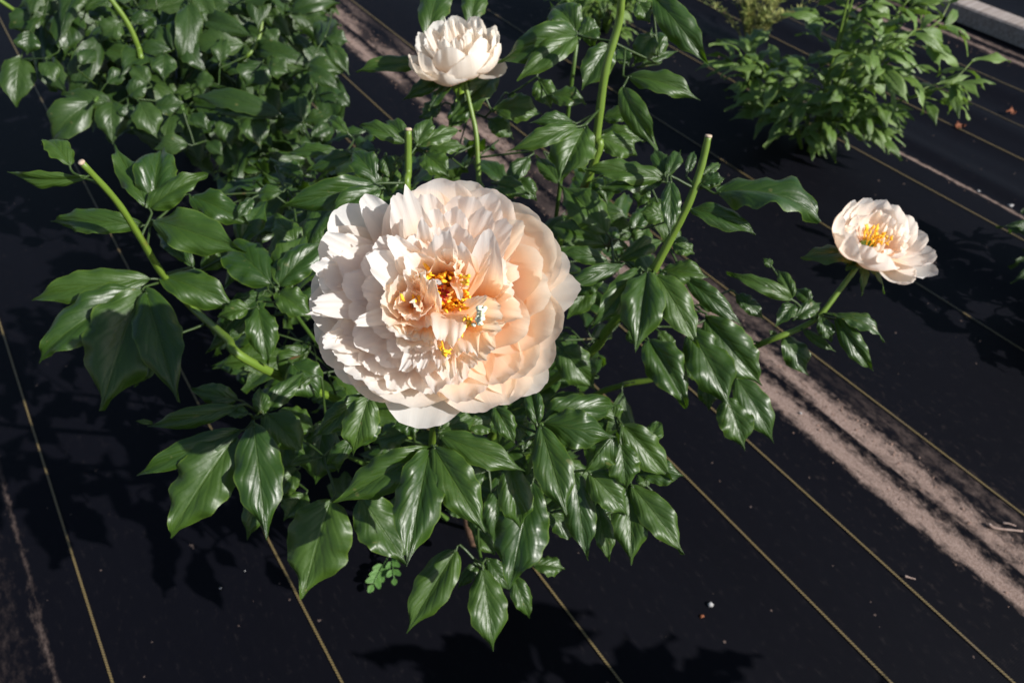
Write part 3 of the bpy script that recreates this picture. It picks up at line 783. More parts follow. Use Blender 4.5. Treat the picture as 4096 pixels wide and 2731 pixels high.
# ------------------------------------------------------------------ flowers
def petal_geo(B, C, T, N, hw, cup=.28, ruf=.10, jag=.05, curl=0.0, twist=0.0, round_=.34, seed=0, nc=23, nr=22, basew=.26, point=0.0, kf=None):
    r = random.Random(seed)
    k = kf or r.uniform(4, 7); p = [r.uniform(0, 6.28) for _ in range(8)]
    L = np.linalg.norm(np.asarray(T) - np.asarray(B))
    def tl(S):
        j = np.sin(S * 6.1 + p[0]) * .45 + np.sin(S * 13.0 + p[1]) * .4 + np.sin(S * 27.0 + p[2]) * .3
        return 1 - round_ * np.abs(S) ** 2.3 - point * np.abs(S) + jag * j - jag * .5
    def prof(V):
        a = np.clip(V / .64, 0, 1)
        w = basew + (1 - basew) * np.sin(a * math.pi / 2) ** 1.1
        return w * np.where(V > .64, 1 - .12 * ((V - .64) / .36) ** 2, 1) * (1 + .02 * np.sin(V * 14 + p[5]))
    def disp(S, V, w):
        d = cup * w * S ** 2
        e = V ** 1.7
        d = d + hw * ruf * e * (np.sin(S * k + p[3]) + .55 * np.sin(S * k * 2.1 + p[4] + V * 2)) * (.5 + .5 * np.abs(S) + .3 * V)
        d = d + hw * ruf * .35 * V ** 6 * np.sin(S * k * 4.3 + p[6])
        d = d - curl * L * np.clip(V - .62, 0, 1) ** 2 * 3.0
        d = d + hw * .03 * np.sin(V * 9 + p[7]) * S
        return d
    return blade(B, C, T, N, hw, prof, tl, disp, nc, nr, twist)

FD = .572                                            # distance of the main bloom's middle
def PA(x, y, off):                                   # point of the main bloom; off = mm towards the viewer
    return P('A', x, y, FD - off * .001)
CEN = (850, 790)
AXIS = nz(-FWD * .96 + UP * .25)
rec0 = PA(860, 860, -52)
rec = nz(rec0 - PA(860, 1050, -90))
path = [PA(866, 905, -60), PA(862, 870, -52), PA(858, 830, -46), PA(855, 800, -42)]
V, F, U = tube_geo(spline(path, 8), [.004, .006, .009, .011, .012, .011, .009, .005], 12)
bloom = mesh_obj('flower', V, F, M['sepal'], main.o, main.base, U)
bloom['label'] = 'very large fully double peach and white bloom with orange stamens'
pn = [0]
def petal(x, y, off, w, base=None, kr=.72, kz=.12, hx=None, roll=0, mat='petal', parent=None, name='petal', ctrl=None, **kw):
    pn[0] += 1
    if base is None:
        base = (CEN[0] + .07 * (x - CEN[0]), CEN[1] + .07 * (y - CEN[1]), -41)
    if off > 22: off = 22 + (off - 22) * .62
    B = PA(*base); T = PA(x, y, off)
    if ctrl is None:
        C_ = PA(base[0] + (x - base[0]) * kr, base[1] + (y - base[1]) * kr, base[2] + (off - base[2]) * kz)
    else:
        C_ = PA(*ctrl)
    rad = nz((T - B) - AXIS * np.dot(T - B, AXIS))
    N = hx if hx is not None else nz(AXIS * .9 - rad * .35)
    ch = nz(T - B)
    N = nz(N - ch * np.dot(N, ch)); N = rot(N, ch, R(roll))
    hw = .5 * w / TILES['A'][2] * FD / FPX * 1.06
    V, F, U = petal_geo(B, C_, T, N, hw, seed=pn[0] * 13 + 5, **kw)
    return mesh_obj(name, V, F, M[mat], bloom if parent is None else parent, main.base, U)

OUT = dict(ruf=.025, jag=.012, cup=.26)
MID = dict(ruf=.07, jag=.03, cup=.12, kr=.42, kz=.85)
RUF = dict(ruf=.13, jag=.05, cup=.1, kr=.40, kz=.75)
petalw = lambda *q, **k_: petal(*q, **{'mat': 'petal_warm', **k_})
# guard petals
petal(700, 1530, -22, 600, **OUT); petalw(530, 1372, -6, 720, kr=.8, **OUT); petalw(1150, 1412, -12, 540, kr=.8, **OUT); petalw(1430, 1300, -18, 430, **OUT)
petalw(1662, 705, -24, 420, point=.06, ruf=.05, jag=.02, cup=.2); petalw(1600, 545, -26, 330, **OUT); petalw(1500, 395, -10, 560, kr=.82, **OUT); petal(1200, 140, -6, 480, kr=.8, **OUT)
petal(860, 55, -8, 560, kr=.8, **OUT); petal(580, 165, -10, 380, kr=.8, **OUT); petal(370, 152, -14, 230, ruf=.06, jag=.01, cup=.3); petal(190, 250, -22, 420, **OUT)
petal(62, 690, -26, 470, **OUT); petal(85, 985, -26, 430, **OUT); petal(230, 1230, -20, 420, **OUT)
for (x, y, w) in ((1400, 262, 470), (1548, 480, 430), (1555, 940, 430), (1490, 1150, 420), (1305, 1350, 460), (1030, 72, 520), (700, 108, 440)):
    petalw(x, y, -15, w, ruf=.02, jag=.008, cup=.22, kr=.8)
for (x, y, w) in ((118, 420, 400), (58, 840, 440), (130, 1110, 400), (370, 1335, 500)):
    petal(x, y, -17, w, ruf=.02, jag=.008, cup=.22, kr=.8)
# second ring: smooth overlapping shells on the right, toothed ones on the left
petalw(1005, 1365, 0, 430, kr=.78, kz=.1, ruf=.04, jag=.02, cup=.3); petalw(1245, 1235, -2, 420, kr=.8, kz=.1, ruf=.03, jag=.012, cup=.32); petalw(1385, 1170, -6, 430, kr=.8, **OUT); petalw(1500, 930, -6, 470, kr=.8, **OUT)
petalw(1345, 960, 6, 380, kr=.78, **OUT); petalw(1482, 720, 2, 400, kr=.78, ruf=.06, jag=.012, cup=.25); petalw(1440, 545, -2, 400, kr=.78, **OUT); petalw(1320, 310, 6, 240, kr=.7, ruf=.08, jag=.02, cup=.4)
petalw(1290, 600, 10, 260, kr=.7, ruf=.12, jag=.02, cup=.3); petalw(1300, 860, 16, 300, kr=.7, ruf=.12, jag=.03, cup=.3); petalw(1190, 960, 14, 260, kr=.7, ruf=.14, jag=.03, cup=.3); petalw(1110, 1110, 14, 300, kr=.74, ruf=.08, jag=.02, cup=.4)
petal(75, 560, 2, 240, kr=.7, ruf=.10, jag=.03, cup=.2); petal(140, 400, 6, 250, kr=.7, ruf=.13, jag=.03, cup=.2); petal(100, 650, -4, 300, kr=.7, ruf=.08, jag=.02)
petal(62, 800, 6, 200, **{**RUF, 'kr': .66}); petal(48, 850, 10, 130, kr=.66, ruf=.2, jag=.03, point=.12); petal(120, 990, 8, 110, kr=.66, ruf=.2, jag=.02, point=.15); petal(150, 1040, 6, 290, kr=.68, ruf=.12, jag=.03)
petal(212, 1120, 2, 320, kr=.72, ruf=.06, jag=.035); petal(290, 1215, -2, 400, kr=.76, ruf=.04, jag=.035); petal(420, 1310, -2, 420, kr=.78, ruf=.04, jag=.035)
# left crown: tiers of broad toothed petals arching outwards
def tier(r_, off, w, az0, az1, step, ey=.86, cx=870, cy=770, **kw):
    a = az0
    while a <= az1:
        q = a + rng.uniform(-4, 4); rr = r_ * rng.uniform(.93, 1.05)
        petal(cx + rr * math.cos(R(q)), cy - rr * ey * math.sin(R(q)), off + rng.uniform(-2, 2), w * rng.uniform(.8, 1.15), **kw)
        a += step
tier(735, -8, 320, 152, 212, 15, ruf=.05, jag=.016, cup=.15, kr=.55, kz=.55)
tier(700, -4, 380, 226, 262, 17, ruf=.035, jag=.028, cup=.2, kr=.68, kz=.3)
tier(615, 1, 330, 132, 236, 19, ruf=.05, jag=.018, cup=.15, kr=.5, kz=.75)
tier(570, 1, 310, 240, 275, 17, ruf=.05, jag=.03, cup=.15, kr=.6, kz=.5)
tier(500, 9, 300, 124, 246, 21, ruf=.06, jag=.02, cup=.12, kr=.45, kz=.85)
tier(420, 14, 230, 250, 278, 14, ruf=.08, jag=.035, cup=.15, kr=.5, kz=.7)
tier(395, 17, 260, 130, 250, 23, ruf=.07, jag=.022, cup=.12, kr=.45, kz=.85)
petal(830, 1302, 8, 330, kr=.72, ruf=.10, jag=.03, cup=.3); petal(590, 1205, 24, 130, point=.1, **RUF); petal(690, 1195, 22, 150, **RUF); petal(830, 1170, 24, 160, **RUF); petal(315, 905, 22, 130, **MID)
# upper crown: pleated, standing higher
PLE = dict(jag=.026, cup=.16)
tier(700, 4, 330, 62, 118, 18, ey=.97, ruf=.05, kr=.62, kz=.4, kf=7, **PLE)
tier(600, 18, 300, 50, 118, 17, ey=.97, ruf=.055, kr=.55, kz=.6, kf=7, **PLE)
tier(490, 30, 290, 58, 122, 21, ey=.97, ruf=.06, kr=.5, kz=.7, kf=8, **PLE)
petal(625, 510, 46, 250, ruf=.12, jag=.03, kr=.5, kz=.75); petal(520, 385, 46, 190, ruf=.16, jag=.04, kr=.45, kz=.8); petal(400, 500, 42, 270, **MID)
petal(622, 80, 34, 190, base=(760, 560, -20), point=.30, ruf=.04, jag=.01, cup=.25, round_=.2, kr=.4, kz=.8)
petal(720, 275, 46, 140, base=(770, 560, -25), point=.2, ruf=.08, jag=.02, kr=.4, kz=.8); petal(870, 345, 50, 340, base=(890, 640, -25), kr=.3, kz=.75, ruf=.12, jag=.09, cup=.2, curl=-.1); petal(900, 470, 46, 240, base=(900, 640, -25), kr=.4, kz=.6, ruf=.16, jag=.08)
petal(1115, 350, 44, 210, base=(1070, 760, -25), ctrl=(1110, 640, 15), ruf=.04, jag=.012, cup=.35)
petal(1200, 520, 20, 190, base=(1080, 740, -30), ruf=.12, jag=.03, kr=.6); petal(1230, 640, 16, 170, base=(1060, 760, -30), ruf=.14, jag=.04, kr=.6); petal(1270, 700, 12, 180, base=(1040, 770, -30), ruf=.12, jag=.03, kr=.6)
# heart: folded petaloids around the stamens
petalw(690, 590, 40, 130, base=(760, 720, -22), kr=.5, kz=.5, ruf=.2, jag=.03); petalw(640, 610, 40, 140, base=(760, 720, -22), kr=.5, kz=.5, ruf=.15, jag=.03)
for k in range(7):                                   # small cupped rosette left of the eye
    a = R(k * 52 + 60); petalw(640 + 165 * math.cos(a), 800 - 175 * math.sin(a), 34 + 3 * (k % 2), 200, base=(660 + 30 * math.cos(a), 805 - 30 * math.sin(a), 8), kr=.8, kz=.45, ruf=.10, jag=.03, cup=.45)
for k in range(4):
    a = R(k * 90 + 20); petalw(650 + 85 * math.cos(a), 800 - 95 * math.sin(a), 32, 130, base=(665 + 14 * math.cos(a), 805 - 14 * math.sin(a), 12), kr=.8, kz=.5, ruf=.14, jag=.03, cup=.5)
petalw(560, 985, 36, 280, base=(740, 850, -25), kr=.5, kz=.8, ruf=.10, jag=.03); petalw(690, 1010, 38, 260, base=(770, 860, -25), kr=.5, kz=.8, ruf=.12, jag=.03); petalw(610, 1070, 30, 260, base=(770, 870, -25), kr=.5, kz=.7, ruf=.12, jag=.04); petalw(765, 1010, 44, 170, base=(790, 860, -25), kr=.5, kz=.8, ruf=.14, jag=.03)
petalw(735, 600, 52, 110, base=(775, 830, 10), kr=.5, kz=.6, ruf=.2, jag=.03, roll=-40, twist=.5); petalw(795, 640, 56, 110, base=(790, 870, 5), kr=.4, kz=.7, ruf=.2, jag=.03, roll=-25); petalw(660, 790, 50, 90, base=(745, 830, 0), kr=.5, kz=.6, ruf=.2, jag=.02); petalw(800, 960, 50, 120, base=(800, 830, 0), kr=.5, kz=.7, ruf=.25, jag=.03, roll=-30)
petalw(830, 500, 42, 270, base=(880, 660, -25), kr=.45, kz=.6, ruf=.18, jag=.05, curl=-.15); petalw(950, 560, 40, 200, base=(920, 680, -25), kr=.5, kz=.5, ruf=.2, jag=.04)
petalw(950, 765, 48, 55, base=(905, 630, 10), kr=.5, kz=.6, ruf=.3, jag=.02, twist=1.0); petalw(1005, 690, 44, 30, base=(925, 700, 5), kr=.5, kz=.6, ruf=.3)
petalw(870, 1030, 48, 190, base=(880, 820, 2), ctrl=(890, 900, 56), ruf=.18, jag=.03); petalw(1000, 1095, 42, 210, base=(960, 900, -15), kr=.5, kz=.7, ruf=.2, jag=.05); petalw(1100, 745, 48, 95, base=(930, 880, 0), kr=.5, kz=.65, ruf=.2, jag=.02, roll=25)
petalw(1195, 860, 40, 170, base=(1010, 830, -15), kr=.55, kz=.6, ruf=.16, jag=.02, cup=.5); petalw(1190, 935, 42, 110, base=(990, 910, -15), kr=.5, kz=.6, ruf=.3, jag=.06); petalw(1115, 1105, 36, 190, base=(960, 960, -20), kr=.6, kz=.5, ruf=.15, jag=.02); petalw(1020, 1170, 30, 170, base=(930, 960, -20), kr=.6, kz=.4, ruf=.15, jag=.02, point=.1)
petalw(895, 1240, 34, 80, base=(870, 1000, -10), kr=.5, kz=.6, ruf=.3, jag=.03, twist=.8); petalw(955, 1235, 28, 60, base=(920, 1020, -10), kr=.5, kz=.6, ruf=.3, jag=.03, twist=-.6); petalw(790, 1060, 36, 120, base=(830, 900, -15), kr=.5, kz=.5, ruf=.25, jag=.03); petalw(850, 1200, 30, 120, base=(860, 960, -15), kr=.5, kz=.5, ruf=.25, jag=.04)

def stamens(parent, origin, spots, mat, name='stamens', seed=1, ax=AXIS, k=1.0):
    r = random.Random(seed); g = Geo()
    for (p, t, L) in spots:
        d = nz(t); side = nz(np.cross(d, (r.gauss(0, 1), r.gauss(0, 1), r.gauss(0, 1))))
        pth = spline([p, p + d * L * .5 + side * L * .12, p + d * L], 5)
        V, F, U = tube_geo(pth, [.0007 * k] * 5, 5); g.add(V, F, U)
        e = pth[-1]; d2 = nz(d + side * r.uniform(-.8, .8))
        l2 = r.uniform(.004, .0075) * k
        a = spline([e - d2 * l2 * .3, e + side * .0008 * k, e + d2 * l2 * .5 - side * .0008, e + d2 * l2 + side * r.uniform(-.002, .002) * k], 6)
        V, F, U = tube_geo(a, np.array([.0006, .0014, .0016, .0016, .0012, .0005]) * k, 5); g.add(V, F, U)
    o = g.build(name, M[mat], parent, origin); o['kind'] = 'stuff'
    return o
sp = []
for i in range(70):
    a = rng.uniform(0, 6.28); rr = rng.uniform(45, 135)
    x, y = 880 + rr * 1.05 * math.cos(a), 735 + rr * .95 * math.sin(a)
    p0 = PA(860 + (x - 860) * .55, 770 + (y - 770) * .55, -36)
    t = PA(x, y, rng.uniform(2, 22)) - p0
    sp.append((p0, t, np.linalg.norm(t)))
for (x, y, o_, n_) in ((690, 500, 18, 6), (590, 765, 16, 4), (705, 770, 20, 6), (930, 955, 24, 7), (840, 1060, 30, 6), (1000, 900, 34, 7), (985, 650, 26, 8), (745, 620, 22, 6)):
    for i in range(n_):
        p1 = PA(x + rng.gauss(0, 16), y + rng.gauss(0, 16), o_ + rng.gauss(0, 4))
        p0 = PA(860 + (x - 860) * .6, 780 + (y - 780) * .6, -20)
        sp.append((p0, p1 - p0, np.linalg.norm(p1 - p0)))
stamens(bloom, main.base, sp, 'stamen', k=.8)
def lump(path, radii, mat, name, parent, origin, sides=10):
    V, F, U = tube_geo(spline(path, 9), np.interp(np.linspace(0, 1, 9), np.linspace(0, 1, len(radii)), radii), sides)
    return mesh_obj(name, V, F, M[mat], parent, origin, U)
for i, (x, y) in enumerate(((835, 735), (875, 745), (850, 775), (890, 715), (845, 700))):
    c = lump([PA(x + 10, y + 15, -34), PA(x + 4, y + 5, -10), PA(x, y, 8), PA(x - 2, y - 2, 14)], [.003, .0042, .0032, .0012], 'carpel', 'carpel', bloom, main.base)
    if i != 3:
        V, F, U = petal_geo(PA(x - 2, y - 2, 13), PA(x - 8, y - 14, 19), PA(x - 4 + 14 * (i % 2), y + 4 - 18 * (i % 3), 21), AXIS, .0028, cup=.9, ruf=.7, jag=.12, seed=i + 3, nc=9, nr=7, basew=.6)
        mesh_obj('stigma', V, F, M['stigma'], bloom, main.base, U)
g = Geo()
for i in range(26):
    a = rng.gauss(0, 1)
    c = PA(1062 + rng.gauss(0, 13) - (i - 13) * 1.5, 865 + (i - 13) * 4.2, 46 + rng.gauss(0, 2.5))
    V, F = crumb_geo(rng.uniform(.0014, .0026), i + 700); g.add(list(V + c), F)
g.build('pale_tuft', M['tuft'], bloom, main.base)

# side blooms, built round their own axis
def side_bloom(center, axis, front, spec, mat, name, label, inner=None, scale=1.0, stam=True, bracts=(), hs=1.0, rs=1.0, nst=24):
    axis = nz(axis); fr = nz(front - axis * np.dot(front, axis)); rt = np.cross(fr, axis)
    if np.dot(rt, RIGHT) < 0: rt = -rt
    c = np.asarray(center)
    V, F, U = tube_geo(spline([c - axis * .012, c - axis * .004, c + axis * .006, c + axis * .012], 8), np.array([.003, .005, .008, .010, .011, .010, .008, .004]) * scale, 12)
    fl = mesh_obj('flower', V, F, M['sepal'], main.o, main.base, U)
    fl['label'] = label
    for (az, rt_, h_, w_, rc, hc, kw) in spec:
        rt_ *= rs; rc *= rs; w_ *= (1 + rs) / 2; h_ *= hs
        az = R(az); rad = fr * math.cos(az) + rt * math.sin(az)
        q = scale * .001
        B = c + rad * 4 * q; C_ = c + rad * rc * q + axis * hc * q; T = c + rad * rt_ * q + axis * h_ * q
        N = nz(axis * .5 - rad)
        pn[0] += 1
        V, F, U = petal_geo(B, C_, T, N, w_ * .5 * q, seed=pn[0] * 17, **{**dict(cup=.40, ruf=.045, jag=.012, round_=.24), **kw})
        mesh_obj('petal', V, F, M[mat], fl, main.base, U)
    if stam:
        sp = []
        for i in range(nst):
            a = rng.uniform(0, 6.28); rr = rng.uniform(2, 15) * .001 * scale
            d = fr * math.cos(a) + rt * math.sin(a)
            p0 = c + axis * .006 + d * rr * .5
            e = c + d * rr + axis * rng.uniform(.018, .030) * scale * hs
            sp.append((p0, e - p0, np.linalg.norm(e - p0)))
        stamens(fl, main.base, sp, 'stamen', seed=3)
    for (az, L_, dr, w_, m2) in bracts:
        az = R(az); rad = fr * math.cos(az) + rt * math.sin(az)
        B = c - axis * .008; T = B + rad * L_ - axis * dr
        V, F, U = leaf_blade(B, T, nz(axis + rad * .3), w_ / 2, bow=.15, fold=.2, seed=int(L_ * 1e5))
        mesh_obj('bract', V, F, M[m2], fl, main.base, U)
    return fl
# right: half open cup, gap towards the lower right
cR = P('G', 1165, 522, .987)
axR = nz(UP * .93 - FWD * .04 + RIGHT * .20)
z_ = {}
side_bloom(cR, axR, -FWD, [
    (5, 26, 26, 50, 42, -14, {}), (48, 50, 6, 46, 46, -16, {}), (75, 62, 14, 46, 48, -10, {}), (92, 58, 24, 44, 46, -6, {}), (112, 52, 32, 40, 44, 0, {}),
    (-52, 36, 36, 44, 50, -10, {}), (-85, 38, 46, 46, 50, -4, {}), (-120, 34, 50, 50, 46, 4, {}), (-150, 30, 54, 46, 44, 6, {}), (180, 28, 56, 48, 42, 8, {}), (150, 30, 54, 46, 44, 6, {}), (128, 40, 46, 40, 44, 4, {}),
    (-22, 30, 32, 36, 40, 0, dict(ruf=.14)), (-70, 26, 36, 30, 36, 6, dict(ruf=.14)), (165, 18, 48, 34, 28, 12, dict(ruf=.12)), (-160, 18, 46, 32, 28, 12, dict(ruf=.14)), (120, 24, 40, 30, 32, 10, dict(ruf=.18, jag=.05)), (100, 28, 34, 28, 34, 8, dict(ruf=.2, jag=.05)),
    (70, 26, 26, 26, 30, 6, dict(ruf=.2, jag=.05)), (40, 16, 22, 20, 24, 6, dict(ruf=.2)), (20, 10, 26, 14, 18, 8, dict(ruf=.25)), (140, 14, 36, 22, 22, 10, dict(ruf=.2)), (-100, 22, 40, 28, 32, 8, dict(ruf=.14)), (60, 6, 28, 10, 12, 10, dict(ruf=.3, twist=.8))],
    'petal_side', 'flower', 'half open peach cup bloom with yellow stamens on the reaching side shoot', scale=1.12, hs=.78, rs=1.16, bracts=((-75, .075, .018, .036, 'leaf'), (60, .045, .03, .014, 'leaf'), (20, .035, .035, .012, 'leaf'), (-40, .03, .012, .03, 'leaf'), (120, .04, .012, .03, 'leaf')))
# top: creamy globe on a straight stem
cT = P('C', 800, 395, 1.055)
axT = nz(UP * .95 - FWD * .12 - RIGHT * .12)
side_bloom(cT, axT, -FWD, [
    (-38, 44, 30, 66, 52, -16, {}), (22, 40, 50, 74, 54, -10, {}), (64, 48, 42, 62, 56, -10, {}), (75, 54, -4, 48, 40, -22, dict(cup=.3)), (-75, 56, 44, 60, 62, -12, {}), (-60, 46, 54, 60, 58, -6, {}), (-18, 32, 62, 56, 48, 2, {}), (45, 34, 62, 54, 48, 4, {}),
    (-115, 48, 54, 50, 52, 0, {}), (-150, 40, 60, 50, 46, 4, {}), (175, 36, 62, 50, 44, 6, {}), (140, 42, 58, 48, 46, 4, {}), (105, 50, 48, 48, 50, 0, {}), (85, 44, 54, 50, 50, 4, {}), (-100, 60, 20, 44, 50, -14, {}),
    (-130, 38, 60, 26, 36, 14, dict(ruf=.2, jag=.06)), (-80, 36, 64, 26, 34, 14, dict(ruf=.2, jag=.06)), (-40, 24, 70, 26, 26, 16, dict(ruf=.2, jag=.08)), (0, 18, 66, 24, 22, 18, dict(ruf=.2, jag=.06)), (40, 22, 74, 22, 24, 18, dict(ruf=.15, point=.2)),
    (90, 30, 64, 24, 30, 16, dict(ruf=.2, jag=.06)), (130, 30, 66, 26, 30, 16, dict(ruf=.2, jag=.06)), (170, 24, 70, 24, 26, 18, dict(ruf=.2, jag=.08)), (-165, 20, 74, 22, 24, 18, dict(ruf=.2, jag=.08)), (-60, 14, 62, 18, 18, 18, dict(ruf=.25)), (70, 14, 64, 18, 18, 18, dict(ruf=.25)),
    (-20, 30, 60, 20, 34, 8, dict(ruf=.2, jag=.05)), (110, 20, 58, 20, 22, 18, dict(ruf=.25))],
    'petal_cream', 'flower', 'smaller creamy white globe bloom on a thin straight stem', stam=False, scale=.98, hs=.80, rs=1.12, bracts=((10, .026, .002, .030, 'sepal'), (-40, .02, .03, .02, 'sepal'), (60, .022, .004, .03, 'sepal'), (-50, .065, .02, .026, 'leaf')))

# a small fly on the stamens
fp = PA(826, 668, 30); fa = nz(PA(850, 682, 28) - PA(802, 656, 31)); 
fly = empty('fly', fp); tag(fly, 'tiny black fly resting on the orange stamens beside the red stigma', 'fly')
bd = lump([fp - fa * .0028, fp - fa * .0012, fp + fa * .0004, fp + fa * .0012, fp + fa * .0022, fp + fa * .003], [.0004, .0010, .0008, .0011, .0005, .0007, .0003], 'fly', 'body', fly, fp, 10)
sd = nz(np.cross(fa, -FWD)); upf = np.cross(sd, fa)
if np.dot(upf, FWD) > 0: upf = -upf
for q in (-1, 1):
    V, F, U = petal_geo(fp + fa * .001 + upf * .001, fp - fa * .001 + upf * .0016 + sd * q * .0006, fp - fa * .0036 + upf * .0012 + sd * q * .0013, upf, .0009, cup=0, ruf=0, jag=0, nc=7, nr=7)
    mesh_obj('wing', V, F, M['wing'], fly, fp, U)
    for j in (-1, 0, 1):
        V, F, U = tube_geo(spline([fp + fa * .0007 * j, fp + fa * .001 * j + sd * q * .0016 + upf * .0004, fp + fa * .0016 * j + sd * q * .0026 - upf * .0016], 5), .00012, 4)
        mesh_obj('leg', V, F, M['fly'], fly, fp, U)

# ------------------------------------------------------------------ second peony, upper left
b2 = ground_at(470 * KV, 350 * KV) + np.array((-.02, .02, 0)); b2[2] = 0
p2 = Plant('leafy_peony', b2, 'broad dark green peony bush without blooms beyond the big flower', 'peony')
o2 = lambda dx, dy, z=0: b2 + np.array((dx, dy, z))
p2.stem([o2(-.02, 0, -.02), o2(-.05, -.02, .25), P('B', 960, 420, 1.62), P('B', 930, 320, 1.58), P('B', 860, 160, 1.55), P('B', 740, -10, 1.52), P('B', 640, -140, 1.5)], .006, .0045, mat='stem')
p2.stem([o2(-.04, 0, -.02), o2(-.25, .05, .2), P('B', 480, 330, 1.75), P('B', 80, 60, 1.72), P('B', -60, -40, 1.7)], .005, .004, mat='stem')
p2.stem([o2(.03, 0, -.02), o2(.1, .02, .25), P('B', 1610, 410, 1.68), P('B', 1740, 260, 1.66), P('B', 1770, 0, 1.66)], .004, .003, mat='stem')
p2.stem([o2(0, -.02, -.02), o2(.03, -.1, .25), P('B', 1230, 740, 1.46)], .0045, .003, mat='stem_dark')
p2.stem([o2(0, -.02, -.02), o2(.1, -.06, .25), P('B', 1900, 790, 1.48)], .0045, .003, mat='stem_dark')
p2.stem([o2(-.02, -.02, -.02), o2(-.12, -.06, .25), P('B', 640, 680, 1.48)], .0045, .003, mat='stem_dark')
p2.stem([o2(0, -.02, -.02), o2(.0, .05, .25), P('B', 1160, 340, 1.6)], .0045, .003, mat='stem_dark')
L2 = [(490, 60, 440, 382, 220), (290, 105, 60, 195, 170), (200, 225, 180, 372, 160), (140, 400, 105, 722, 230), (310, 415, 372, 562, 130), (595, 60, 785, 170, 130), (810, 150, 680, 275, 160), (1160, 332, 1035, 185, 120), (1165, 330, 1185, 130, 100), (1150, 345, 925, 335, 100), (1105, 375, 1100, 552, 170),
      (1640, 300, 1252, 292, 210), (1235, 285, 1382, 497, 190), (745, 700, 425, 650, 130), (625, 680, 328, 965, 240), (755, 690, 762, 975, 215), (940, 690, 1055, 935, 200), (1045, 725, 1245, 700, 140), (1885, 772, 1288, 650, 150), (1890, 785, 1408, 745, 140), (1455, 765, 1340, 912, 130), (1515, 785, 1552, 1005, 160), (1690, 765, 1752, 1005, 200),
      (1265, 970, 1030, 1002, 130), (1760, 425, 1650, 592, 240), (1800, 445, 1945, 492, 140), (2080, 475, 2285, 605, 120), (2060, 430, 2295, 482, 120), (2200, 280, 2348, 512, 120), (2195, 90, 1955, 40, 150), (1690, -20, 1690, 142, 140), (2030, 800, 2040, 645, 110), (2035, 810, 1878, 690, 130), (2050, 808, 2248, 792, 120), (2040, 820, 1895, 842, 130),
      (440, 40, 120, 80, 180), (420, 60, 620, -30, 150), (1950, 90, 2290, 15, 120), (1540, 30, 1340, 50, 150), (1420, 130, 1340, 20, 110), (1800, 200, 1870, 290, 110), (2200, 250, 2352, 290, 110), (2140, 640, 2300, 700, 100), (2260, 640, 2350, 720, 100), (870, 640, 1000, 560, 140), (860, 700, 870, 810, 130), (1000, 560, 880, 440, 130), (720, 560, 860, 480, 110), (960, 140, 1060, 200, 120), (1010, 120, 860, 130, 90), (1480, 420, 1500, 260, 130), (1440, 560, 1300, 540, 120), (2100, 920, 2230, 850, 110), (1290, 760, 1400, 880, 110), (1400, 950, 1500, 1050, 100), (400, 330, 480, 230, 120), (540, 440, 640, 330, 110)]
for i, (x0, y0, x1, y1, w) in enumerate(L2):
    d = 1.5 + .17 * max(0, (760 - y0) / 760) + rng.uniform(-.03, .03)
    p2.leafp('B', x0, y0, x1, y1, w, d, mat='leaf_far', nc=7, nr=13, srad=.0016)
filler(p2, [(40, -60), (760, -60), (790, 120), (800, 260), (720, 400), (600, 430), (420, 380), (330, 330), (200, 300), (60, 180)], SH['far'], 300, (1.62, 2.2), (.105, .155), 9, zmax=.6, zmin=.04)
finish(p2)

# ------------------------------------------------------------------ narrow-leaved peonies of the next row
def frond_plant(name, c, label, nst, hgt, spread, meshes, seed, L=(.06, .095), group=None, low_left=1.0):
    r = random.Random(seed)
    pl = Plant(name, (c[0], c[1], 0), label, 'peony', group)
    base = pl.base
    for i in range(nst):
        a = i * 2.4 + r.uniform(-.3, .3); sp_ = spread * r.uniform(.25, 1.0)
        h = hgt * r.uniform(.65, 1.05) * (1.1 - .4 * sp_ / spread)
        o = np.array((math.cos(a), math.sin(a), 0))
        if o[0] < -.1: h *= low_left
        top = base + o * sp_ + UP * h
        pth = [base + o * .02 - UP * .02, base + o * sp_ * .45 + UP * h * .55, top]
        pl.stem(pth, .0045, .002, mat='stem', n=9, sides=6)
        path = spline(pth, 20)
        for k in range(5, 20, 2):                      # compound leaves up the stem
            p = path[k]
            az = r.uniform(0, 6.28); od = nz(np.array((math.cos(az), math.sin(az), 0)) + o * .8)
            pl_len = r.uniform(.05, .11) * (1.2 - k / 40)
            q = p + od * pl_len + UP * r.uniform(.0, .05)
            tube = pl.stem([p, p + od * pl_len * .5 + UP * .02, q], .0018, .0012, mat='stem', n=6, sides=5, name='leaf_stalk', reg=False)
            for j, (dl, an) in enumerate(((0, 0), (0, .7), (0, -.7), (.35, 1.0), (.35, -1.0), (.15, r.uniform(-.4, .4)))):
                if r.random() < .30: continue
                dd = rot(od, UP, an + r.gauss(0, .15)) + UP * r.uniform(-.55, .60)
                pos = p + (q - p) * (1 - dl)
                put_leaf(pl, r.choice(meshes), pos, dd, UP + np.array((r.gauss(0, .35), r.gauss(0, .35), 0)), r.uniform(*L), r.uniform(.8, 1.15), tube)
    finish(pl)
    return pl
frond_plant('young_peony', ground_at(1862 * KV, 336 * KV), 'bushy narrow-leaved peony beside the feathery dry weed', 12, .52, .28, SH['narrow'], 21, (.07, .11), low_left=.45)
frond_plant('young_peony', (.30, 2.78, 0), 'narrow-leaved peony behind the thick upright stem, mostly hidden', 9, .34, .20, SH['narrow'], 33)
frond_plant('young_peony', (1.32, 1.27, 0), 'shadowed peony past the half open side bloom, only its leaf tips showing', 10, .34, .24, SH['far'], 45)  # shade on this plant is put into its colour by the darker far leaves
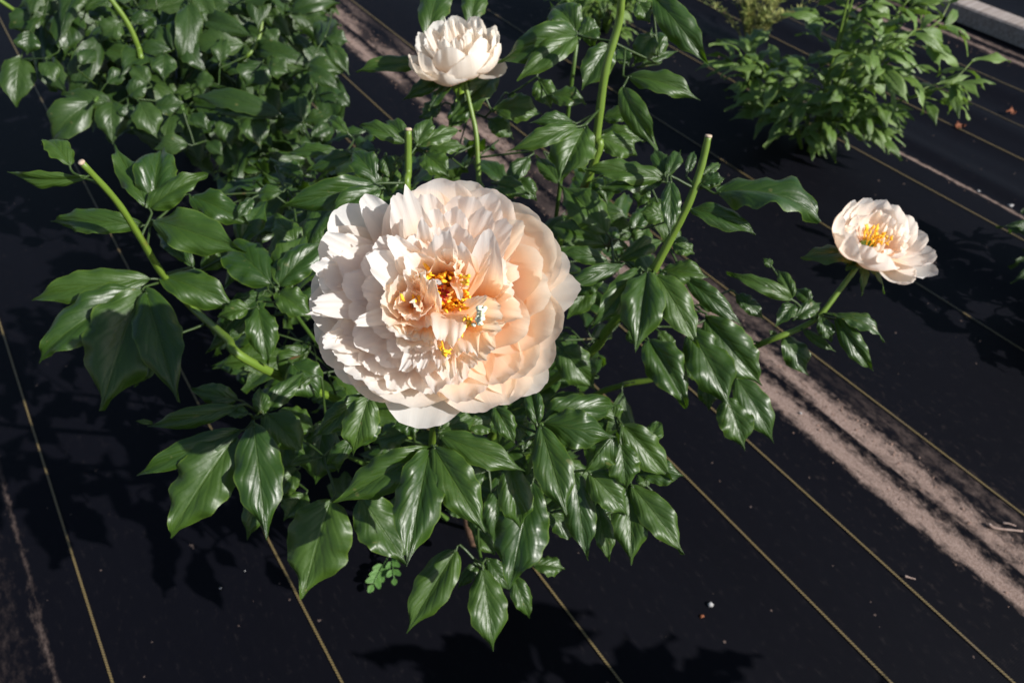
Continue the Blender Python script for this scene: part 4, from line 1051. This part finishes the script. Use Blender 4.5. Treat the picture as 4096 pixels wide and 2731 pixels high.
# neighbour in the same row whose shadow lies on the fabric in front
frond_plant('row_peony', (.76, .07, 0), 'peony in the same row whose shadow falls on the fabric', 17, .60, .26, SH['wide'], 57, (.09, .13))

# feathery weed behind the right bush
wb = ground_at(*src('D', 500, 270)); wb[2] = 0
wd = empty('feathery_weed', wb); tag(wd, 'feathery yellow-green dry weed behind the narrow-leaved bush', 'weed')
for i in range(46):
    a = rng.uniform(0, 6.28); sp_ = rng.uniform(.02, .20); h = rng.uniform(.10, .30)
    o_ = np.array((math.cos(a), math.sin(a), 0))
    pth = spline([wb + o_ * .01 - UP * .01, wb + o_ * sp_ * .5 + UP * h * .6, wb + o_ * sp_ + UP * h], 10)
    g = Geo(); V, F, U = tube_geo(pth, np.linspace(.0016, .0006, 10), 4); g.add(V, F, U)
    for k in range(2, 10):
        for j in range(5):
            b_ = rng.uniform(0, 6.28); d = np.array((math.cos(b_), math.sin(b_), rng.uniform(.2, 1.2)))
            l = rng.uniform(.012, .028)
            e = pth[k] + nz(d) * l; s_ = nz(np.cross(d, UP)) * .0024
            g.add([pth[k] - s_ * .5, pth[k] + s_ * .5, (pth[k] + e) / 2 + s_ * 1.3, e, (pth[k] + e) / 2 - s_ * 1.3], [(0, 1, 2, 3, 4)])
    g.build('shoot', M['dry_weed'], wd, wb)
# lobed weed seedling under the big bush
ws = ground_at(*src('H', 1370, 960)); ws[2] = 0
wz = empty('weed_seedling', ws); tag(wz, 'small bright green lobed weed leaf poking out under the big bush', 'weed')
for (x, y, x1, y1, n_) in ((1350, 985, 1285, 1105, 4), (1375, 970, 1385, 1075, 3), (1360, 960, 1440, 960, 3)):
    B = P('H', x, y, 1.33); T = P('H', x1, y1, 1.30); ch = T - B; L_ = np.linalg.norm(ch)
    N = -view_dir(B) + UP * .3; Wd = nz(np.cross(ch, N))
    g = Geo()
    V, F, U = tube_geo(spline([ws + UP * .001, B, T], 8), .0009, 5); g.add(V, F, U)
    for k in range(n_):
        c_ = B + ch * (.25 + .75 * k / (n_ - 1))
        for q in ((-1, 1) if k < n_ - 1 else (0,)):
            e = c_ + nz(nz(ch) * (.9 if q else 1) + Wd * q * .9) * L_ * (.38 if q else .3)
            V, F, U = petal_geo(c_, (c_ + e) / 2, e, nz(N), L_ * .11, cup=.1, ruf=.05, jag=.02, nc=7, nr=7, seed=k)
            g.add(V, F, U)
    g.build('leaf', M['weed_leaf'], wz, ws)

# ------------------------------------------------------------------ timber edging, lawn and litter
h_, u0, u1 = .046, 2.89, 2.972
g = Geo()
for k in range(1):
    n_ = 60; vs = np.linspace(-3, 9, n_)
    prof_ = [(u0, -.03), (u0, h_ - .006), (u0 + .006, h_), (u1 - .006, h_), (u1, h_ - .006), (u1, -.03)]
    V = []; F = []
    for i, v in enumerate(vs):
        wob = .003 * math.sin(v * 2.1)
        for (a, b) in prof_: V.append((a + wob, v, b + .002 * math.sin(v * 3.3 + a * 30)))
    m_ = len(prof_)
    for i in range(n_ - 1):
        for j in range(m_):
            j2 = (j + 1) % m_
            F.append((i * m_ + j, i * m_ + j2, (i + 1) * m_ + j2, (i + 1) * m_ + j))
    F.append(tuple(range(m_))); F.append(tuple((n_ - 1) * m_ + j for j in range(m_))[::-1])
    g.add([np.array(p) for p in V], F)
tb = g.build('edging_timber', M['timber'], smooth=False); tb.rotation_euler.z = SA
tag(tb, 'weathered flat timber laid along the far edge of the fabric', 'timber')
g = Geo()
for i in range(5200):
    u = 3.42 + abs(rng.gauss(0, .7)); v = rng.uniform(-1, 4)
    p = uvw(u, v, -.02); l = rng.uniform(.04, .10); a = rng.uniform(0, 6.28)
    s_ = np.array((math.cos(a), math.sin(a), 0)) * .0022; b_ = np.array((rng.gauss(0, .3), rng.gauss(0, .3), 1)) * l
    g.add([p - s_, p + s_, p + b_ * .55 + s_ * .8, p + b_ + np.array((rng.gauss(0, .01), rng.gauss(0, .01), 0)), p + b_ * .55 - s_ * .8], [(0, 1, 2, 3, 4)])
gr = g.build('lawn_grass', M['grass']); tag(gr, 'strip of green lawn grass beyond the timber', 'grass', kind='stuff')

def on_fabric(sx, sy, dz=0.0):
    p = ground_at(sx, sy); u = np.dot(p, UN); v = np.dot(p, VN)
    z = relief(u, v) + (0 if u < 1.064 else (-.008 if u < 1.98 else -.014))
    p = ground_at(sx, sy, z); p[2] = z + dz
    return p
def pebble(sx, sy, r, label, mat='pebble', seed=1, group=None, name='pebble'):
    p = on_fabric(sx, sy, r * .35)
    V, F = crumb_geo(r, seed)
    o = mesh_obj(name, V + p, F, M[mat], None, p, smooth=True)
    tag(o, label, 'pebble', group)
pebble(*src('J', 155, 1225), .006, 'white speck on dark fabric at the edge of the leaf shadow', seed=3)
pebble(*src('J', 118, 1277), .004, 'small brown clod beside the white speck on dark fabric', 'dry_leaf', seed=4, name='clod')
pebble(*src('J', 550, 388), .004, 'pale pebble sitting on the broad soil streak', seed=6)
pebble(*src('H', 567, 1122), .0022, 'white grit grain on the open dark fabric below the left leaves', seed=7)
pebble(*src('H', 683, 1040), .0016, 'pale grit grain near the yellow stripe below the left leaves', seed=8)
pebble(3600 + 610 / 1.96, 700 + 140 / 1.96, .007, 'white pebble on the thin soil line past the half open bloom', seed=9)
pebble(3600 + 862 / 1.96, 700 + 250 / 1.96, .008, 'white pebble at the shadowed end of the thin soil line', seed=10)
for (pts, r_, lab) in (([(1370, 878), (1400, 895), (1520, 908)], .0035, 'pale dry forked twig lying across the soil streak'), ([(1432, 872), (1490, 886)], .002, 'thin short dry twig above the forked twig'), ([(1005, 1105), (1020, 1110), (1050, 1118)], .002, 'short dry stalk bit on the dusty yellow stripe')):
    pp = [on_fabric(*src('J', *q), .004) for q in pts]
    if len(pp) == 2: pp = [pp[0], (pp[0] + pp[1]) / 2 + UP * .002, pp[1]]
    V, F, U = tube_geo(spline(pp, 10), np.linspace(r_, r_ * .4, 10), 6)
    o = mesh_obj('dry_twig', V, F, M['twig'], None, pp[0], U); tag(o, lab, 'twig')
for (t, x, y, lab) in (('D', 1490, 385, 'rust brown dry leaf scrap beside the narrow-leaved bush'), ('D', 1920, 872, 'rust brown dry leaf scrap on the yellow stripe'), ('D', 2265, 775, 'larger rust brown dry leaf scrap on plain far fabric')):
    p = on_fabric(*src(t, x, y), .006)
    V, F, U = leaf_blade(p - RIGHT * .017, p + RIGHT * .017 + np.array((0, .008, 0)), UP, .009, bow=.2, fold=.6, wave=3, seed=int(x))
    o = mesh_obj('dry_leaf', V, F, M['dry_leaf'], None, p, U); tag(o, lab, 'dry leaf')
